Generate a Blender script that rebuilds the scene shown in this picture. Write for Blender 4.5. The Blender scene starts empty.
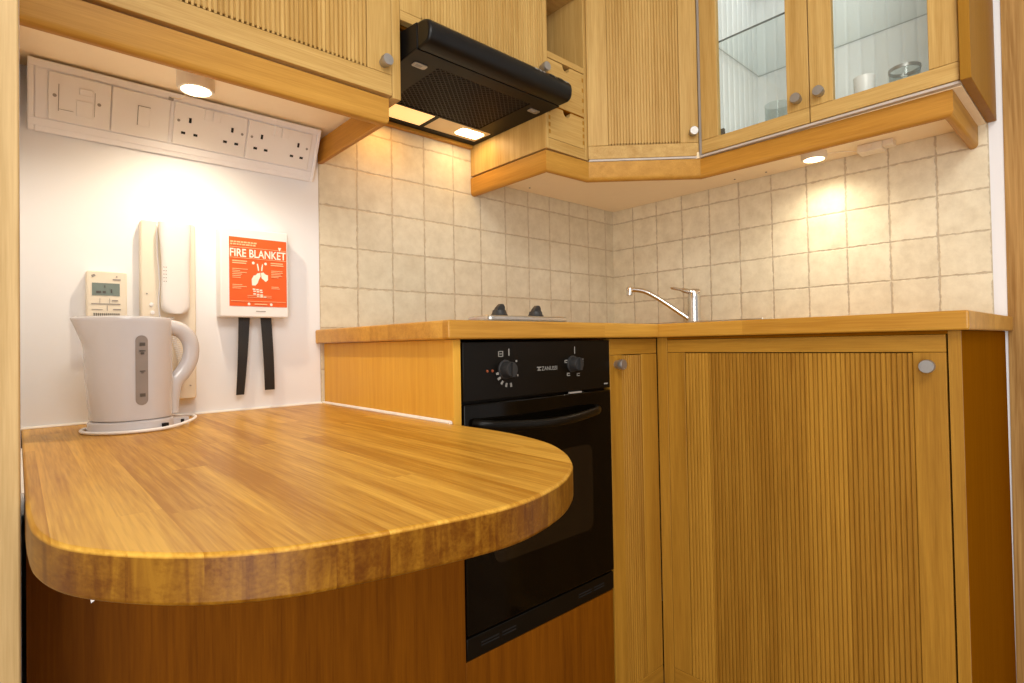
import bpy, bmesh, math, random
from mathutils import Vector, Matrix
random.seed(7)
ZO = 0.15                      # heights below are measured from 15 cm above the floor
SC = bpy.context.scene
COL = SC.collection

# ------------------------------------------------------------------ materials
def new_mat(name):
    m = bpy.data.materials.new(name); m.use_nodes = True
    nt = m.node_tree; nt.nodes.clear()
    out = nt.nodes.new('ShaderNodeOutputMaterial')
    b = nt.nodes.new('ShaderNodeBsdfPrincipled')
    nt.links.new(b.outputs[0], out.inputs[0])
    return m, nt, b

def plain(name, col, rough=.5, metal=0., spec=.5, emit=None, estr=0., coat=0., noise=0.04, scale=30, trans=0.):
    m, nt, b = new_mat(name)
    N = nt.nodes.new; L = nt.links.new
    tc = N('ShaderNodeTexCoord'); ns = N('ShaderNodeTexNoise'); ns.inputs['Scale'].default_value = scale; ns.inputs['Detail'].default_value = 3
    L(tc.outputs['Object'], ns.inputs['Vector'])
    rp = N('ShaderNodeValToRGB')
    rp.color_ramp.elements[0].position = .3; rp.color_ramp.elements[1].position = .7
    rp.color_ramp.elements[0].color = (*[max(0, c*(1-noise)) for c in col], 1)
    rp.color_ramp.elements[1].color = (*[min(1, c*(1+noise)) for c in col], 1)
    L(ns.outputs['Fac'], rp.inputs[0]); L(rp.outputs[0], b.inputs['Base Color'])
    b.inputs['Roughness'].default_value = rough; b.inputs['Metallic'].default_value = metal
    b.inputs['Specular IOR Level'].default_value = spec
    b.inputs['Coat Weight'].default_value = coat; b.inputs['Coat Roughness'].default_value = .1
    if trans: b.inputs['Transmission Weight'].default_value = trans
    if emit:
        b.inputs['Emission Color'].default_value = (*emit, 1); b.inputs['Emission Strength'].default_value = estr
    return m

def wood(name, dark, light, axis='z', rough=.45, fine=1., band=.25, coat=.0, staves=None, spread=.0, figure=.35, endgrain_shade=False, spec=.2, lo=.28, hi=.72):
    """oak: noise stretched along the grain, fine pores, broad bands; staves = lamination width"""
    m, nt, b = new_mat(name)
    N = nt.nodes.new; L = nt.links.new
    tc = N('ShaderNodeTexCoord'); oi = N('ShaderNodeObjectInfo')
    add = N('ShaderNodeVectorMath'); add.operation = 'ADD'
    mul = N('ShaderNodeVectorMath'); mul.operation = 'SCALE'; mul.inputs[0].default_value = (7.3, 5.1, 9.7)
    L(oi.outputs['Random'], mul.inputs['Scale'])
    L(tc.outputs['Object'], add.inputs[0]); L(mul.outputs[0], add.inputs[1])
    vec = add.outputs[0]
    fac_st = None
    if staves:
        sep = N('ShaderNodeSeparateXYZ'); L(tc.outputs['Object'], sep.inputs[0])
        ax = {'x': ('Y', 'X'), 'y': ('X', 'Y'), 'z': ('X', 'Z')}[axis]
        d = N('ShaderNodeMath'); d.operation = 'DIVIDE'; d.inputs[1].default_value = staves
        if axis == 'z':
            xy = N('ShaderNodeMath'); xy.operation = 'SUBTRACT'; L(sep.outputs['X'], xy.inputs[0]); L(sep.outputs['Y'], xy.inputs[1]); L(xy.outputs[0], d.inputs[0])
        else: L(sep.outputs[ax[0]], d.inputs[0])
        f = N('ShaderNodeMath'); f.operation = 'FLOOR'; L(d.outputs[0], f.inputs[0])
        w1 = N('ShaderNodeTexWhiteNoise'); w1.noise_dimensions = '1D'; L(f.outputs[0], w1.inputs['W'])
        le = N('ShaderNodeMath'); le.operation = 'MULTIPLY_ADD'; le.inputs[1].default_value = .12 if axis == 'z' else 1.25; L(sep.outputs[ax[1]], le.inputs[0]); L(w1.outputs['Value'], le.inputs[2])
        f2 = N('ShaderNodeMath'); f2.operation = 'FLOOR'; L(le.outputs[0], f2.inputs[0])
        cm = N('ShaderNodeCombineXYZ'); L(f.outputs[0], cm.inputs[0]); L(f2.outputs[0], cm.inputs[1])
        w2 = N('ShaderNodeTexWhiteNoise'); w2.noise_dimensions = '3D'; L(cm.outputs[0], w2.inputs['Vector'])
        fac_st = w2.outputs['Value']
        off = N('ShaderNodeVectorMath'); off.operation = 'MULTIPLY_ADD'; off.inputs[1].default_value = (3, 3, 3)
        L(w2.outputs['Color'], off.inputs[0]); L(vec, off.inputs[2]); vec = off.outputs[0]
    def mapped(s, along):
        mp = N('ShaderNodeMapping'); sc = [s, s, s]; sc['xyz'.index(axis)] = along
        mp.inputs['Scale'].default_value = sc; L(vec, mp.inputs['Vector']); return mp.outputs[0]
    n1 = N('ShaderNodeTexNoise'); n1.inputs['Scale'].default_value = 1; n1.inputs['Detail'].default_value = 5; n1.inputs['Roughness'].default_value = .6; n1.inputs['Distortion'].default_value = figure
    L(mapped(55*fine, 2.2*fine), n1.inputs['Vector'])
    n2 = N('ShaderNodeTexNoise'); n2.inputs['Scale'].default_value = 1; n2.inputs['Detail'].default_value = 2
    L(mapped(420*fine, 14*fine), n2.inputs['Vector'])
    n3 = N('ShaderNodeTexNoise'); n3.inputs['Scale'].default_value = 1; n3.inputs['Detail'].default_value = 1
    L(mapped(9, .7), n3.inputs['Vector'])
    a1 = N('ShaderNodeMath'); a1.operation = 'MULTIPLY_ADD'; a1.inputs[1].default_value = .70
    L(n1.outputs['Fac'], a1.inputs[0])
    a2 = N('ShaderNodeMath'); a2.operation = 'MULTIPLY_ADD'; a2.inputs[1].default_value = .40; a2.inputs[2].default_value = -.05
    L(n2.outputs['Fac'], a2.inputs[0]); L(a2.outputs[0], a1.inputs[2])
    a3 = N('ShaderNodeMath'); a3.operation = 'MULTIPLY_ADD'; a3.inputs[1].default_value = band*1.4; a3.inputs[2].default_value = -band*.7
    L(n3.outputs['Fac'], a3.inputs[0])
    s = N('ShaderNodeMath'); s.operation = 'ADD'; L(a1.outputs[0], s.inputs[0]); L(a3.outputs[0], s.inputs[1])
    outv = s.outputs[0]
    if fac_st:
        a4 = N('ShaderNodeMath'); a4.operation = 'MULTIPLY_ADD'; a4.inputs[1].default_value = spread; a4.inputs[2].default_value = -spread/2
        L(fac_st, a4.inputs[0]); s2 = N('ShaderNodeMath'); s2.operation = 'ADD'; L(outv, s2.inputs[0]); L(a4.outputs[0], s2.inputs[1]); outv = s2.outputs[0]
    rp = N('ShaderNodeValToRGB'); e = rp.color_ramp.elements
    e[0].position = lo; e[0].color = (*dark, 1); e[1].position = hi; e[1].color = (*light, 1)
    L(outv, rp.inputs[0]); L(rp.outputs[0], b.inputs['Base Color'])
    if endgrain_shade:  # sides and underside: end grain plus their shade, multiplied into the colour
        ge = N('ShaderNodeNewGeometry'); sg = N('ShaderNodeSeparateXYZ'); L(ge.outputs['Normal'], sg.inputs[0])
        ab = N('ShaderNodeMath'); ab.operation = 'MAXIMUM'; ab.inputs[1].default_value = 0; L(sg.outputs['Z'], ab.inputs[0])
        mr = N('ShaderNodeMapRange'); mr.inputs['From Min'].default_value = .2; mr.inputs['From Max'].default_value = .5; mr.inputs['To Min'].default_value = 1; mr.inputs['To Max'].default_value = 0; L(ab.outputs[0], mr.inputs['Value'])
        en = N('ShaderNodeTexNoise'); en.inputs['Scale'].default_value = 1; en.inputs['Detail'].default_value = 4; en.inputs['Distortion'].default_value = 1.2
        em = N('ShaderNodeMapping'); em.inputs['Scale'].default_value = (75, 30, 9); L(vec, em.inputs['Vector']); L(em.outputs[0], en.inputs['Vector'])
        er = N('ShaderNodeValToRGB'); er.color_ramp.elements[0].position = .38; er.color_ramp.elements[0].color = (.23, .15, .058, 1); er.color_ramp.elements[1].position = .62; er.color_ramp.elements[1].color = (.38, .30, .14, 1); L(en.outputs['Fac'], er.inputs[0])
        ex = N('ShaderNodeMix'); ex.data_type = 'RGBA'; ex.blend_type = 'MULTIPLY'; L(mr.outputs[0], ex.inputs[0]); L(rp.outputs[0], ex.inputs[6]); L(er.outputs[0], ex.inputs[7]); L(ex.outputs[2], b.inputs['Base Color'])
    b.inputs['Roughness'].default_value = rough; b.inputs['Specular IOR Level'].default_value = spec; b.inputs['Coat Weight'].default_value = coat; b.inputs['Coat Roughness'].default_value = .3
    bp = N('ShaderNodeBump'); bp.inputs['Strength'].default_value = .12; bp.inputs['Distance'].default_value = .001
    L(n2.outputs['Fac'], bp.inputs['Height']); L(bp.outputs[0], b.inputs['Normal'])
    return m

def tile_mat(name, uaxis, t, part, z0, tint=(1, 1, 1)):
    """cream tumbled stone tiles: u runs along the wall from the corner, first column is a cut one"""
    m, nt, b = new_mat(name)
    N = nt.nodes.new; L = nt.links.new
    def M(op, a, bb=None, c=None):
        n = N('ShaderNodeMath'); n.operation = op
        for i, v in enumerate((a, bb, c)):
            if v is None: continue
            if isinstance(v, (int, float)): n.inputs[i].default_value = v
            else: L(v, n.inputs[i])
        return n.outputs[0]
    tc = N('ShaderNodeTexCoord'); sep = N('ShaderNodeSeparateXYZ'); L(tc.outputs['Object'], sep.inputs[0])
    wob = N('ShaderNodeTexNoise'); wob.inputs['Scale'].default_value = 38; wob.inputs['Detail'].default_value = 5; wob.inputs['Roughness'].default_value = .65
    L(tc.outputs['Object'], wob.inputs['Vector'])
    sw = N('ShaderNodeSeparateColor'); L(wob.outputs['Color'], sw.inputs[0])
    u = M('MULTIPLY', sep.outputs[uaxis], -1/t); u = M('SUBTRACT', u, part); v = M('SUBTRACT', sep.outputs['Z'], z0); v = M('DIVIDE', v, t)
    uw = M('ADD', u, M('MULTIPLY', M('SUBTRACT', sw.outputs[0], .5), .06)); vw = M('ADD', v, M('MULTIPLY', M('SUBTRACT', sw.outputs[1], .5), .06))
    du = M('ABSOLUTE', M('SUBTRACT', M('FRACT', M('ADD', uw, .5)), .5)); dv = M('ABSOLUTE', M('SUBTRACT', M('FRACT', M('ADD', vw, .5)), .5))
    d = M('MINIMUM', du, dv)
    rough_edge = N('ShaderNodeTexNoise'); rough_edge.inputs['Scale'].default_value = 75; rough_edge.inputs['Detail'].default_value = 3; L(tc.outputs['Object'], rough_edge.inputs['Vector'])
    d2 = M('SUBTRACT', d, M('MULTIPLY', M('SUBTRACT', rough_edge.outputs['Fac'], .47), .075))
    gr = N('ShaderNodeMapRange'); gr.interpolation_type = 'SMOOTHSTEP'; gr.inputs['From Min'].default_value = .006; gr.inputs['From Max'].default_value = .030; L(d2, gr.inputs['Value'])
    cell = N('ShaderNodeCombineXYZ'); L(M('FLOOR', u), cell.inputs[0]); L(M('FLOOR', v), cell.inputs[1])
    wn = N('ShaderNodeTexWhiteNoise'); L(cell.outputs[0], wn.inputs['Vector'])
    sn = N('ShaderNodeTexNoise'); sn.inputs['Scale'].default_value = 22; sn.inputs['Detail'].default_value = 8; sn.inputs['Roughness'].default_value = .7; L(tc.outputs['Object'], sn.inputs['Vector'])
    mix = M('ADD', M('MULTIPLY', sn.outputs['Fac'], .88), M('MULTIPLY', wn.outputs['Value'], .12))
    rp = N('ShaderNodeValToRGB'); e = rp.color_ramp.elements
    e[0].position = .3; e[0].color = (.58*tint[0], .515*tint[1], .40*tint[2], 1); e[1].position = .62; e[1].color = (.72*tint[0], .665*tint[1], .545*tint[2], 1)
    L(mix, rp.inputs[0])
    mx = N('ShaderNodeMix'); mx.data_type = 'RGBA'; mx.inputs[6].default_value = (.53, .44, .31, 1)
    L(gr.outputs[0], mx.inputs[0]); L(rp.outputs[0], mx.inputs[7]); L(mx.outputs[2], b.inputs['Base Color'])
    h = M('ADD', M('MULTIPLY', gr.outputs[0], 1.), M('MULTIPLY', sn.outputs['Fac'], .45))
    bp = N('ShaderNodeBump'); bp.inputs['Strength'].default_value = .55; bp.inputs['Distance'].default_value = .0025
    L(h, bp.inputs['Height']); L(bp.outputs[0], b.inputs['Normal'])
    b.inputs['Roughness'].default_value = .55; b.inputs['Specular IOR Level'].default_value = .35
    return m

def glass_mat(name, tint=(.97, .99, .98), fac=.08):
    m = bpy.data.materials.new(name); m.use_nodes = True; nt = m.node_tree; nt.nodes.clear()
    N = nt.nodes.new; L = nt.links.new
    o = N('ShaderNodeOutputMaterial'); t = N('ShaderNodeBsdfTransparent'); t.inputs[0].default_value = (*tint, 1)
    g = N('ShaderNodeBsdfGlossy'); g.inputs['Roughness'].default_value = .03
    lw = N('ShaderNodeLayerWeight'); pw = N('ShaderNodeMath'); pw.operation = 'POWER'; pw.inputs[1].default_value = 4.; L(lw.outputs['Facing'], pw.inputs[0])
    fr = N('ShaderNodeMath'); fr.operation = 'MULTIPLY_ADD'; fr.inputs[1].default_value = .6; fr.inputs[2].default_value = fac*.5; L(pw.outputs[0], fr.inputs[0])
    mx = N('ShaderNodeMixShader'); L(fr.outputs[0], mx.inputs[0]); L(t.outputs[0], mx.inputs[1]); L(g.outputs[0], mx.inputs[2]); L(mx.outputs[0], o.inputs[0])
    return m

UD, UL = (.40, .228, .058), (.60, .398, .138)          # upper oak
LD, LL = (.28, .126, .012), (.45, .228, .028)          # lower oak, its darker tone stands in for wood-bounced light
M_ = {
 'up_z': wood('oak_upper_vertical', UD, UL, 'z'), 'up_x': wood('oak_upper_along_wall', UD, UL, 'x'), 'up_y': wood('oak_upper_along_side', UD, UL, 'y'),
 'lo_z': wood('oak_lower_vertical', LD, LL, 'z', band=.35), 'lo_x': wood('oak_lower_along_wall', LD, LL, 'x'), 'lo_y': wood('oak_lower_along_side', LD, LL, 'y'),
 'up_r': wood('oak_upper_reeded', UD, UL, 'z', staves=.062, spread=.26), 'lo_r': wood('oak_lower_reeded', LD, LL, 'z', staves=.075, spread=.34, band=.3, figure=1.2),
 'pel_x': wood('oak_pelmet_along_wall', (.38, .18, .025), (.56, .30, .055), 'x', band=.15), 'pel_y': wood('oak_pelmet_along_side', (.36, .155, .018), (.54, .265, .040), 'y', band=.15),
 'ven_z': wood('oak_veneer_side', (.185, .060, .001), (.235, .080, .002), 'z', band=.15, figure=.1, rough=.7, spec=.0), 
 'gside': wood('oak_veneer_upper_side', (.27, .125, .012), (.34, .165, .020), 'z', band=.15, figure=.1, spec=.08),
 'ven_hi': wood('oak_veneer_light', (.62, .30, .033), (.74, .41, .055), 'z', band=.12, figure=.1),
 'ven_red': wood('oak_veneer_red', (.12, .034, .0008), (.22, .070, .002), 'z', band=.25, figure=.1, rough=.55, spec=.1),  # dark red also carries the weak light below the bar
 'bar': wood('laminated_oak_bar', (.38, .165, .012), (.66, .37, .058), 'y', rough=.36, band=.45, coat=.06, staves=.040, spread=.17, fine=.85, figure=1.1, endgrain_shade=True, spec=.14, lo=.33, hi=.66),
 'top_x': wood('laminated_oak_top_along_wall', (.40, .18, .018), (.62, .33, .050), 'x', rough=.32, coat=.25, staves=.04, spread=.2, fine=.7),
 'top_y': wood('laminated_oak_top_along_side', (.40, .18, .018), (.62, .33, .050), 'y', rough=.32, coat=.25, staves=.04, spread=.2, fine=.7),
 'jamb': wood('oak_door_lining', (.38, .25, .10), (.58, .41, .20), 'z', band=.3),
 'casing': wood('oak_door_casing', (.27, .13, .028), (.56, .335, .115), 'z', band=.5, figure=3.5, fine=.42),
 'white': plain('white_painted_wall', (.82, .83, .855), .7, noise=.01, scale=4),
 'ceil': plain('white_ceiling_paint', (.8, .78, .74), .8, noise=.01),
 'floor': wood('oak_floor_boards', (.25, .13, .04), (.40, .22, .08), 'y', staves=.12, spread=.3),
 'soffit': plain('cream_laminate', (.95, .81, .57), .45, noise=.01),  # cream raised to hold the warm bounce of the puck lamps
 'plastic': plain('white_plastic', (.84, .82, .80), .3, noise=.01),
 'cream': plain('cream_plastic', (.82, .74, .60), .35, noise=.01),
 'trunk': plain('white_trunking_plastic', (.86, .85, .87), .35, noise=.01),
 'kettle': plain('white_kettle_plastic', (.63, .62, .645), .22, noise=.01, coat=.2),
 'sealant': plain('white_sealant', (.85, .82, .76), .4, noise=.01),
 'black': plain('black_enamel', (.0038, .0028, .0016), .36, noise=.02, spec=.18),
 'hood': plain('black_hood_metal', (.007, .0058, .005), .42, noise=.03, spec=.15),
 'hoodface': plain('black_gloss_fascia', (.0035, .0034, .0034), .36, spec=.28),
 'filter': plain('black_filter_mesh', (.022, .016, .012), .4, metal=.6),
 'hole': plain('dark_recess', (.002, .002, .002), .8),
 'ovglass': plain('dark_oven_glass', (.0025, .0018, .001), .1, spec=.16),
 'ovwin': plain('dark_brown_oven_window', (.010, .0062, .003), .1, spec=.25),
 'steel': plain('brushed_steel', (.62, .60, .57), .3, metal=1., noise=.05, scale=80),
 'satin': plain('satin_nickel', (.42, .405, .385), .40, metal=.85, noise=.04, scale=60),
 'chrome': plain('chrome', (.74, .72, .69), .2, metal=1., noise=.01),
 'print': plain('pale_grey_print', (.30, .29, .265), .6, spec=.1),
 'printdark': plain('dark_print', (.09, .08, .07), .5),
 'printgrey': plain('grey_print', (.32, .29, .26), .5),
 'red': plain('orange_red_print', (.80, .115, .012), .4, noise=.02),
 'orangelight': plain('pale_orange_print', (.95, .52, .26), .5),
 'labelwhite': plain('white_print', (.92, .85, .72), .5),
 'strap': plain('black_webbing', (.012, .010, .009), .55, noise=.3, scale=400),
 'lcd': plain('grey_green_lcd', (.20, .25, .23), .15),
 'gauge': plain('grey_translucent_plastic', (.30, .26, .235), .25),
 'backs': plain('white_beadboard', (.88, .90, .90), .35, noise=.01),
 'rubber': plain('dark_rubber', (.02, .02, .02), .5),
 'glass': glass_mat('clear_glass'), 'gedge': plain('dark_green_glass_edge', (.12, .14, .135), .1),
 'edgepale': plain('grey_glass_edge', (.42, .44, .43), .3), 'edge': plain('pale_edge_strip', (.50, .44, .38), .5),
 'gware': glass_mat('clear_drinking_glass', (.93, .96, .95)),
 'lampA': plain('warm_lamp_lens', (1, .9, .7), .3, emit=(1, .80, .50), estr=14.),
 'lampH': plain('warm_hood_lens_lit', (1, .8, .5), .3, emit=(1, .60, .22), estr=.85),
 'lampHdim': plain('warm_hood_lens', (.5, .38, .22), .3, emit=(1, .55, .18), estr=.16),
 'bulb': plain('lamp_filament_glow', (1, .9, .6), .3, emit=(1, .80, .45), estr=14.),
 'amber': plain('amber_indicator', (.25, .06, .02), .3),
 'plinth': plain('dark_plinth', (.16, .08, .02), .5),
}

# ------------------------------------------------------------------ mesh helpers
class MB:
    def __init__(s): s.v = []; s.f = []; s.mi = []; s.sm = []
    def add(s, vs, fs, mi=0, smooth=False):
        o = len(s.v); s.v += [tuple(p) for p in vs]
        for f in fs: s.f.append(tuple(o+i for i in f)); s.mi.append(mi); s.sm.append(smooth)
        return s
    def box(s, x0, x1, y0, y1, z0, z1, mi=0):
        x0, x1 = sorted((x0, x1)); y0, y1 = sorted((y0, y1)); z0, z1 = sorted((z0, z1))
        vs = [(x, y, z) for x in (x0, x1) for y in (y0, y1) for z in (z0, z1)]
        return s.add(vs, [(0,1,3,2), (4,6,7,5), (0,4,5,1), (2,3,7,6), (0,2,6,4), (1,5,7,3)], mi)
    def obox(s, c, u, v, w, mi=0):
        """box from centre and three half-extent vectors"""
        c, u, v, w = map(Vector, (c, u, v, w))
        vs = [c+a*u+b*v+d*w for a in (-1, 1) for b in (-1, 1) for d in (-1, 1)]
        fs = [(0,1,3,2), (4,6,7,5), (0,4,5,1), (2,3,7,6), (0,2,6,4), (1,5,7,3)]
        if u.cross(v).dot(w) < 0: fs = [tuple(reversed(f)) for f in fs]
        return s.add(vs, fs, mi)
    def prism(s, poly, fn, a, b, mi=0, smooth=False):
        """poly of 2-d points, fn(p, h) -> 3-d point; extruded from h=a to h=b"""
        n = len(poly)
        s.add([fn(p, a) for p in poly]+[fn(p, b) for p in poly], [(i, (i+1) % n, n+(i+1) % n, n+i) for i in range(n)], mi, smooth)
        s.add([fn(p, a) for p in poly], [tuple(reversed(range(n)))], mi); s.add([fn(p, b) for p in poly], [tuple(range(n))], mi)
        return s
    def lathe(s, prof, c, axis=(0, 0, 1), n=28, mi=0, smooth=True, cap=True):
        """prof: (radius, height along axis) list"""
        c = Vector(c); w = Vector(axis).normalized(); u = w.orthogonal().normalized(); v = w.cross(u)
        vs = []
        for r, h in prof:
            for k in range(n):
                a = 2*math.pi*k/n; vs.append(c+w*h+(u*math.cos(a)+v*math.sin(a))*r)
        fs = []
        for j in range(len(prof)-1):
            for k in range(n): fs.append((j*n+k, j*n+(k+1) % n, (j+1)*n+(k+1) % n, (j+1)*n+k))
        s.add(vs, fs, mi, smooth)
        if cap and prof[0][0] > 1e-6: s.add(vs[:n], [tuple(reversed(range(n)))], mi)
        if cap and prof[-1][0] > 1e-6: s.add(vs[-n:], [tuple(range(n))], mi)
        return s
    def tube(s, path, r, n=12, mi=0, up=(0, 0, 1), ry=None, closed=False):
        path = [Vector(p) for p in path]; m = len(path); vs = []
        for i, p in enumerate(path):
            if closed: t = path[(i+1) % m]-path[i-1]
            else: t = path[min(i+1, m-1)]-path[max(i-1, 0)]
            t.normalize(); u = Vector(up).cross(t)
            if u.length < 1e-3: u = Vector((1, 0, 0)).cross(t)
            u.normalize(); v = t.cross(u)
            rr = r[i] if isinstance(r, (list, tuple)) else r
            r2 = rr if ry is None else (ry[i] if isinstance(ry, (list, tuple)) else ry)
            for k in range(n):
                a = 2*math.pi*k/n; vs.append(p+u*math.cos(a)*rr+v*math.sin(a)*r2)
        fs = [(j*n+k, j*n+(k+1) % n, (j+1)*n+(k+1) % n, (j+1)*n+k) for j in range(m-1) for k in range(n)]
        if closed: fs += [((m-1)*n+k, (m-1)*n+(k+1) % n, (k+1) % n, k) for k in range(n)]
        s.add(vs, fs, mi, True)
        if not closed: s.add(vs[:n], [tuple(reversed(range(n)))], mi); s.add(vs[-n:], [tuple(range(n))], mi)
        return s
    def each(s, name, mats, parent, label=None, bevel=0.):
        """one object for every connected piece"""
        par = list(range(len(s.v)))
        def find(a):
            while par[a] != a: par[a] = par[par[a]]; a = par[a]
            return a
        for f in s.f:
            for k in f[1:]: par[find(k)] = find(f[0])
        key = {}
        for a, p in enumerate(s.v):   # caps share positions with their sides
            q = tuple(round(x, 6) for x in p)
            if q in key: par[find(a)] = find(key[q])
            else: key[q] = a
        grp = {}
        for k, f in enumerate(s.f): grp.setdefault(find(f[0]), []).append(k)
        for fs in grp.values():
            m = MB(); ix = {}
            for k in fs:
                for a in s.f[k]:
                    if a not in ix: ix[a] = len(m.v); m.v.append(s.v[a])
                m.f.append(tuple(ix[a] for a in s.f[k])); m.mi.append(s.mi[k]); m.sm.append(s.sm[k])
            m.build(name, mats, parent, label=label, bevel=bevel)
    def build(s, name, mats, parent=None, base=None, bevel=0., seg=2, label=None):
        if not isinstance(mats, (list, tuple)): mats = [mats]
        org = wloc(parent) if parent else Vector((base[0], base[1], base[2]+ZO)) if base else Vector((0, 0, 0))
        me = bpy.data.meshes.new(name)
        me.from_pydata([(x-org.x, y-org.y, z+ZO-org.z) for x, y, z in s.v], [], s.f)
        for k in mats: me.materials.append(M_[k])
        for p, i, q in zip(me.polygons, s.mi, s.sm): p.material_index = i; p.use_smooth = q
        bm = bmesh.new(); bm.from_mesh(me); bmesh.ops.remove_doubles(bm, verts=bm.verts, dist=1e-6)
        bmesh.ops.recalc_face_normals(bm, faces=bm.faces); bm.to_mesh(me); bm.free()
        me.set_sharp_from_angle(angle=math.radians(38))
        o = bpy.data.objects.new(name, me); COL.objects.link(o)
        if parent: o.parent = parent
        else: o.location = org
        if bevel:
            md = o.modifiers.new('Bevel', 'BEVEL'); md.width = bevel; md.segments = seg; md.limit_method = 'ANGLE'; md.angle_limit = math.radians(50)
            md.harden_normals = False
        if label: o['label'] = label
        return o

def wloc(o):
    v = Vector((0, 0, 0))
    while o: v = v+o.location; o = o.parent
    return v
def thing(name, label, cat, loc, group=None):
    o = bpy.data.objects.new(name, None); COL.objects.link(o); o.empty_display_size = .05
    o.location = (loc[0], loc[1], loc[2]+ZO); return tag(o, label, cat, group)
def tag(o, label, cat, group=None):
    o['label'] = label; o['category'] = cat
    if group: o['group'] = group
    return o
def struct(o): o['kind'] = 'structure'; return o
def catmull(pts, n=6, closed=False):
    P = [Vector(p) for p in pts]; out = []; m = len(P)
    for i in range(m if closed else m-1):
        g = (lambda k: P[k % m]) if closed else (lambda k: P[max(0, min(m-1, k))])
        a, b, c, d = g(i-1), g(i), g(i+1), g(i+2)
        for k in range(n):
            t = k/n; out.append(.5*((2*b)+(c-a)*t+(2*a-5*b+4*c-d)*t*t+(3*b-a-3*c+d)*t*t*t))
    if not closed: out.append(P[-1])
    return out
def rrect(w, h, r, n=5):
    """rounded rectangle outline centred on 0"""
    out = []
    for cx, cy, a0 in ((w/2-r, h/2-r, 0), (-w/2+r, h/2-r, 90), (-w/2+r, -h/2+r, 180), (w/2-r, -h/2+r, 270)):
        for k in range(n+1):
            a = math.radians(a0+90*k/n); out.append((cx+r*math.cos(a), cy+r*math.sin(a)))
    return out
def plate(mb, c, u, v, w, h, d, r=.003, mi=0):
    """rounded plate in the plane u,v centred on c, raised by d along u x v"""
    c, u, v = Vector(c), Vector(u).normalized(), Vector(v).normalized(); nn = u.cross(v)
    return mb.prism(rrect(w, h, min(r, w/2-1e-5, h/2-1e-5)), lambda p, k: c+u*p[0]+v*p[1]+nn*k, 0, d, mi)
def lettering(text, c, u, v, height, mat, parent, width=None, name='lettering', align='CENTER', bold=0.):
    """real extruded letters; c = centre of the baseline box, u reading direction, v up"""
    cu = bpy.data.curves.new(name, 'FONT'); cu.body = text; cu.size = 1; cu.extrude = .0; cu.align_x = 'LEFT'; cu.offset = bold
    t = bpy.data.objects.new(name, cu); COL.objects.link(t)
    dg = bpy.context.evaluated_depsgraph_get(); me = bpy.data.meshes.new_from_object(t.evaluated_get(dg))
    bpy.data.objects.remove(t); bpy.data.curves.remove(cu)
    xs = [q.co.x for q in me.vertices]; ys = [q.co.y for q in me.vertices]
    w, h = max(xs)-min(xs), max(ys)-min(ys); sy = height/h; sx = (width/w) if width else sy
    c, u, v = Vector(c), Vector(u).normalized(), Vector(v).normalized(); nn = u.cross(v)
    org = wloc(parent); c = c+Vector((0, 0, ZO))-org
    for q in me.vertices:
        x = (q.co.x-(max(xs)+min(xs))/2)*sx; y = (q.co.y-(max(ys)+min(ys))/2)*sy
        q.co = c+u*x+v*y+nn*.0006
    me.materials.clear(); me.materials.append(M_[mat])
    o = bpy.data.objects.new(name, me); COL.objects.link(o); o.parent = parent
    return o

X_, Y_, Z_ = Vector((1, 0, 0)), Vector((0, 1, 0)), Vector((0, 0, 1))

# reeded board: vertical rounded reeds with narrow grooves between them
def reeds(mb, p0, u, nn, width, z0, z1, pitch=.009, depth=.0030, thick=.009, mi=0, dots=False):
    p0, u, nn = Vector(p0), Vector(u).normalized(), Vector(nn).normalized()
    k = max(1, round(width/pitch)); pw = width/k; prof = []
    for i in range(k):
        a = i*pw
        for t, h in ((.0, -depth), (.06, -depth), (.12, -depth*.3), (.24, 0), (.76, 0), (.88, -depth*.3), (.94, -depth)): prof.append((a+t*pw, h))
    prof.append((width, -depth))
    m = len(prof)
    def P(q, z): c = p0+u*q[0]+nn*q[1]; return (c.x, c.y, z)
    if dots:      # the routed groove ends show as small dark slots
        pd = []
        for i in range(k):
            a = i*pw
            for t, h in ((0, -.0095), (.24, -.0095), (.26, 0), (.74, 0), (.76, -.0095)): pd.append((a+t*pw, h))
        pd.append((width, -.0095)); md = len(pd)
        mb.add([P(q, z0) for q in pd]+[P(q, z0+.0055) for q in pd], [(i, i+1, md+i+1, md+i) for i in range(md-1)], mi)
        mb.add([P(q, z0+.0055) for q in pd]+[P((q[0], -.0095), z0+.0055) for q in pd], [(i, i+1, md+i+1, md+i) for i in range(md-1)], mi)
        z0 += .0055
    vs = [P(q, z0) for q in prof]+[P(q, z1) for q in prof]
    mb.add(vs, [(i, i+1, m+i+1, m+i) for i in range(m-1)], mi)
    bk = [(0, -thick), (width, -thick)]
    for z in (z0, z1):
        vs = [P(q, z) for q in prof]+[P((q[0], -thick), z) for q in prof]
        mb.add(vs, [(i, i+1, m+i+1, m+i) for i in range(m-1)], mi)
    mb.add([P(bk[0], z0), P(bk[1], z0), P(bk[1], z1), P(bk[0], z1)], [(0, 1, 2, 3)], mi)
    return mb

def knob(parent, c, nn, r=.0125, name='knob', ln=.024):
    mb = MB(); mb.lathe([(r*.8, 0), (r*.8, ln*.3), (r*.96, ln*.42), (r, ln*.5), (r, ln*.94), (r*.93, ln), (0.0001, ln)], c, nn, 28)
    return mb.build(name, 'satin', parent)

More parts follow.
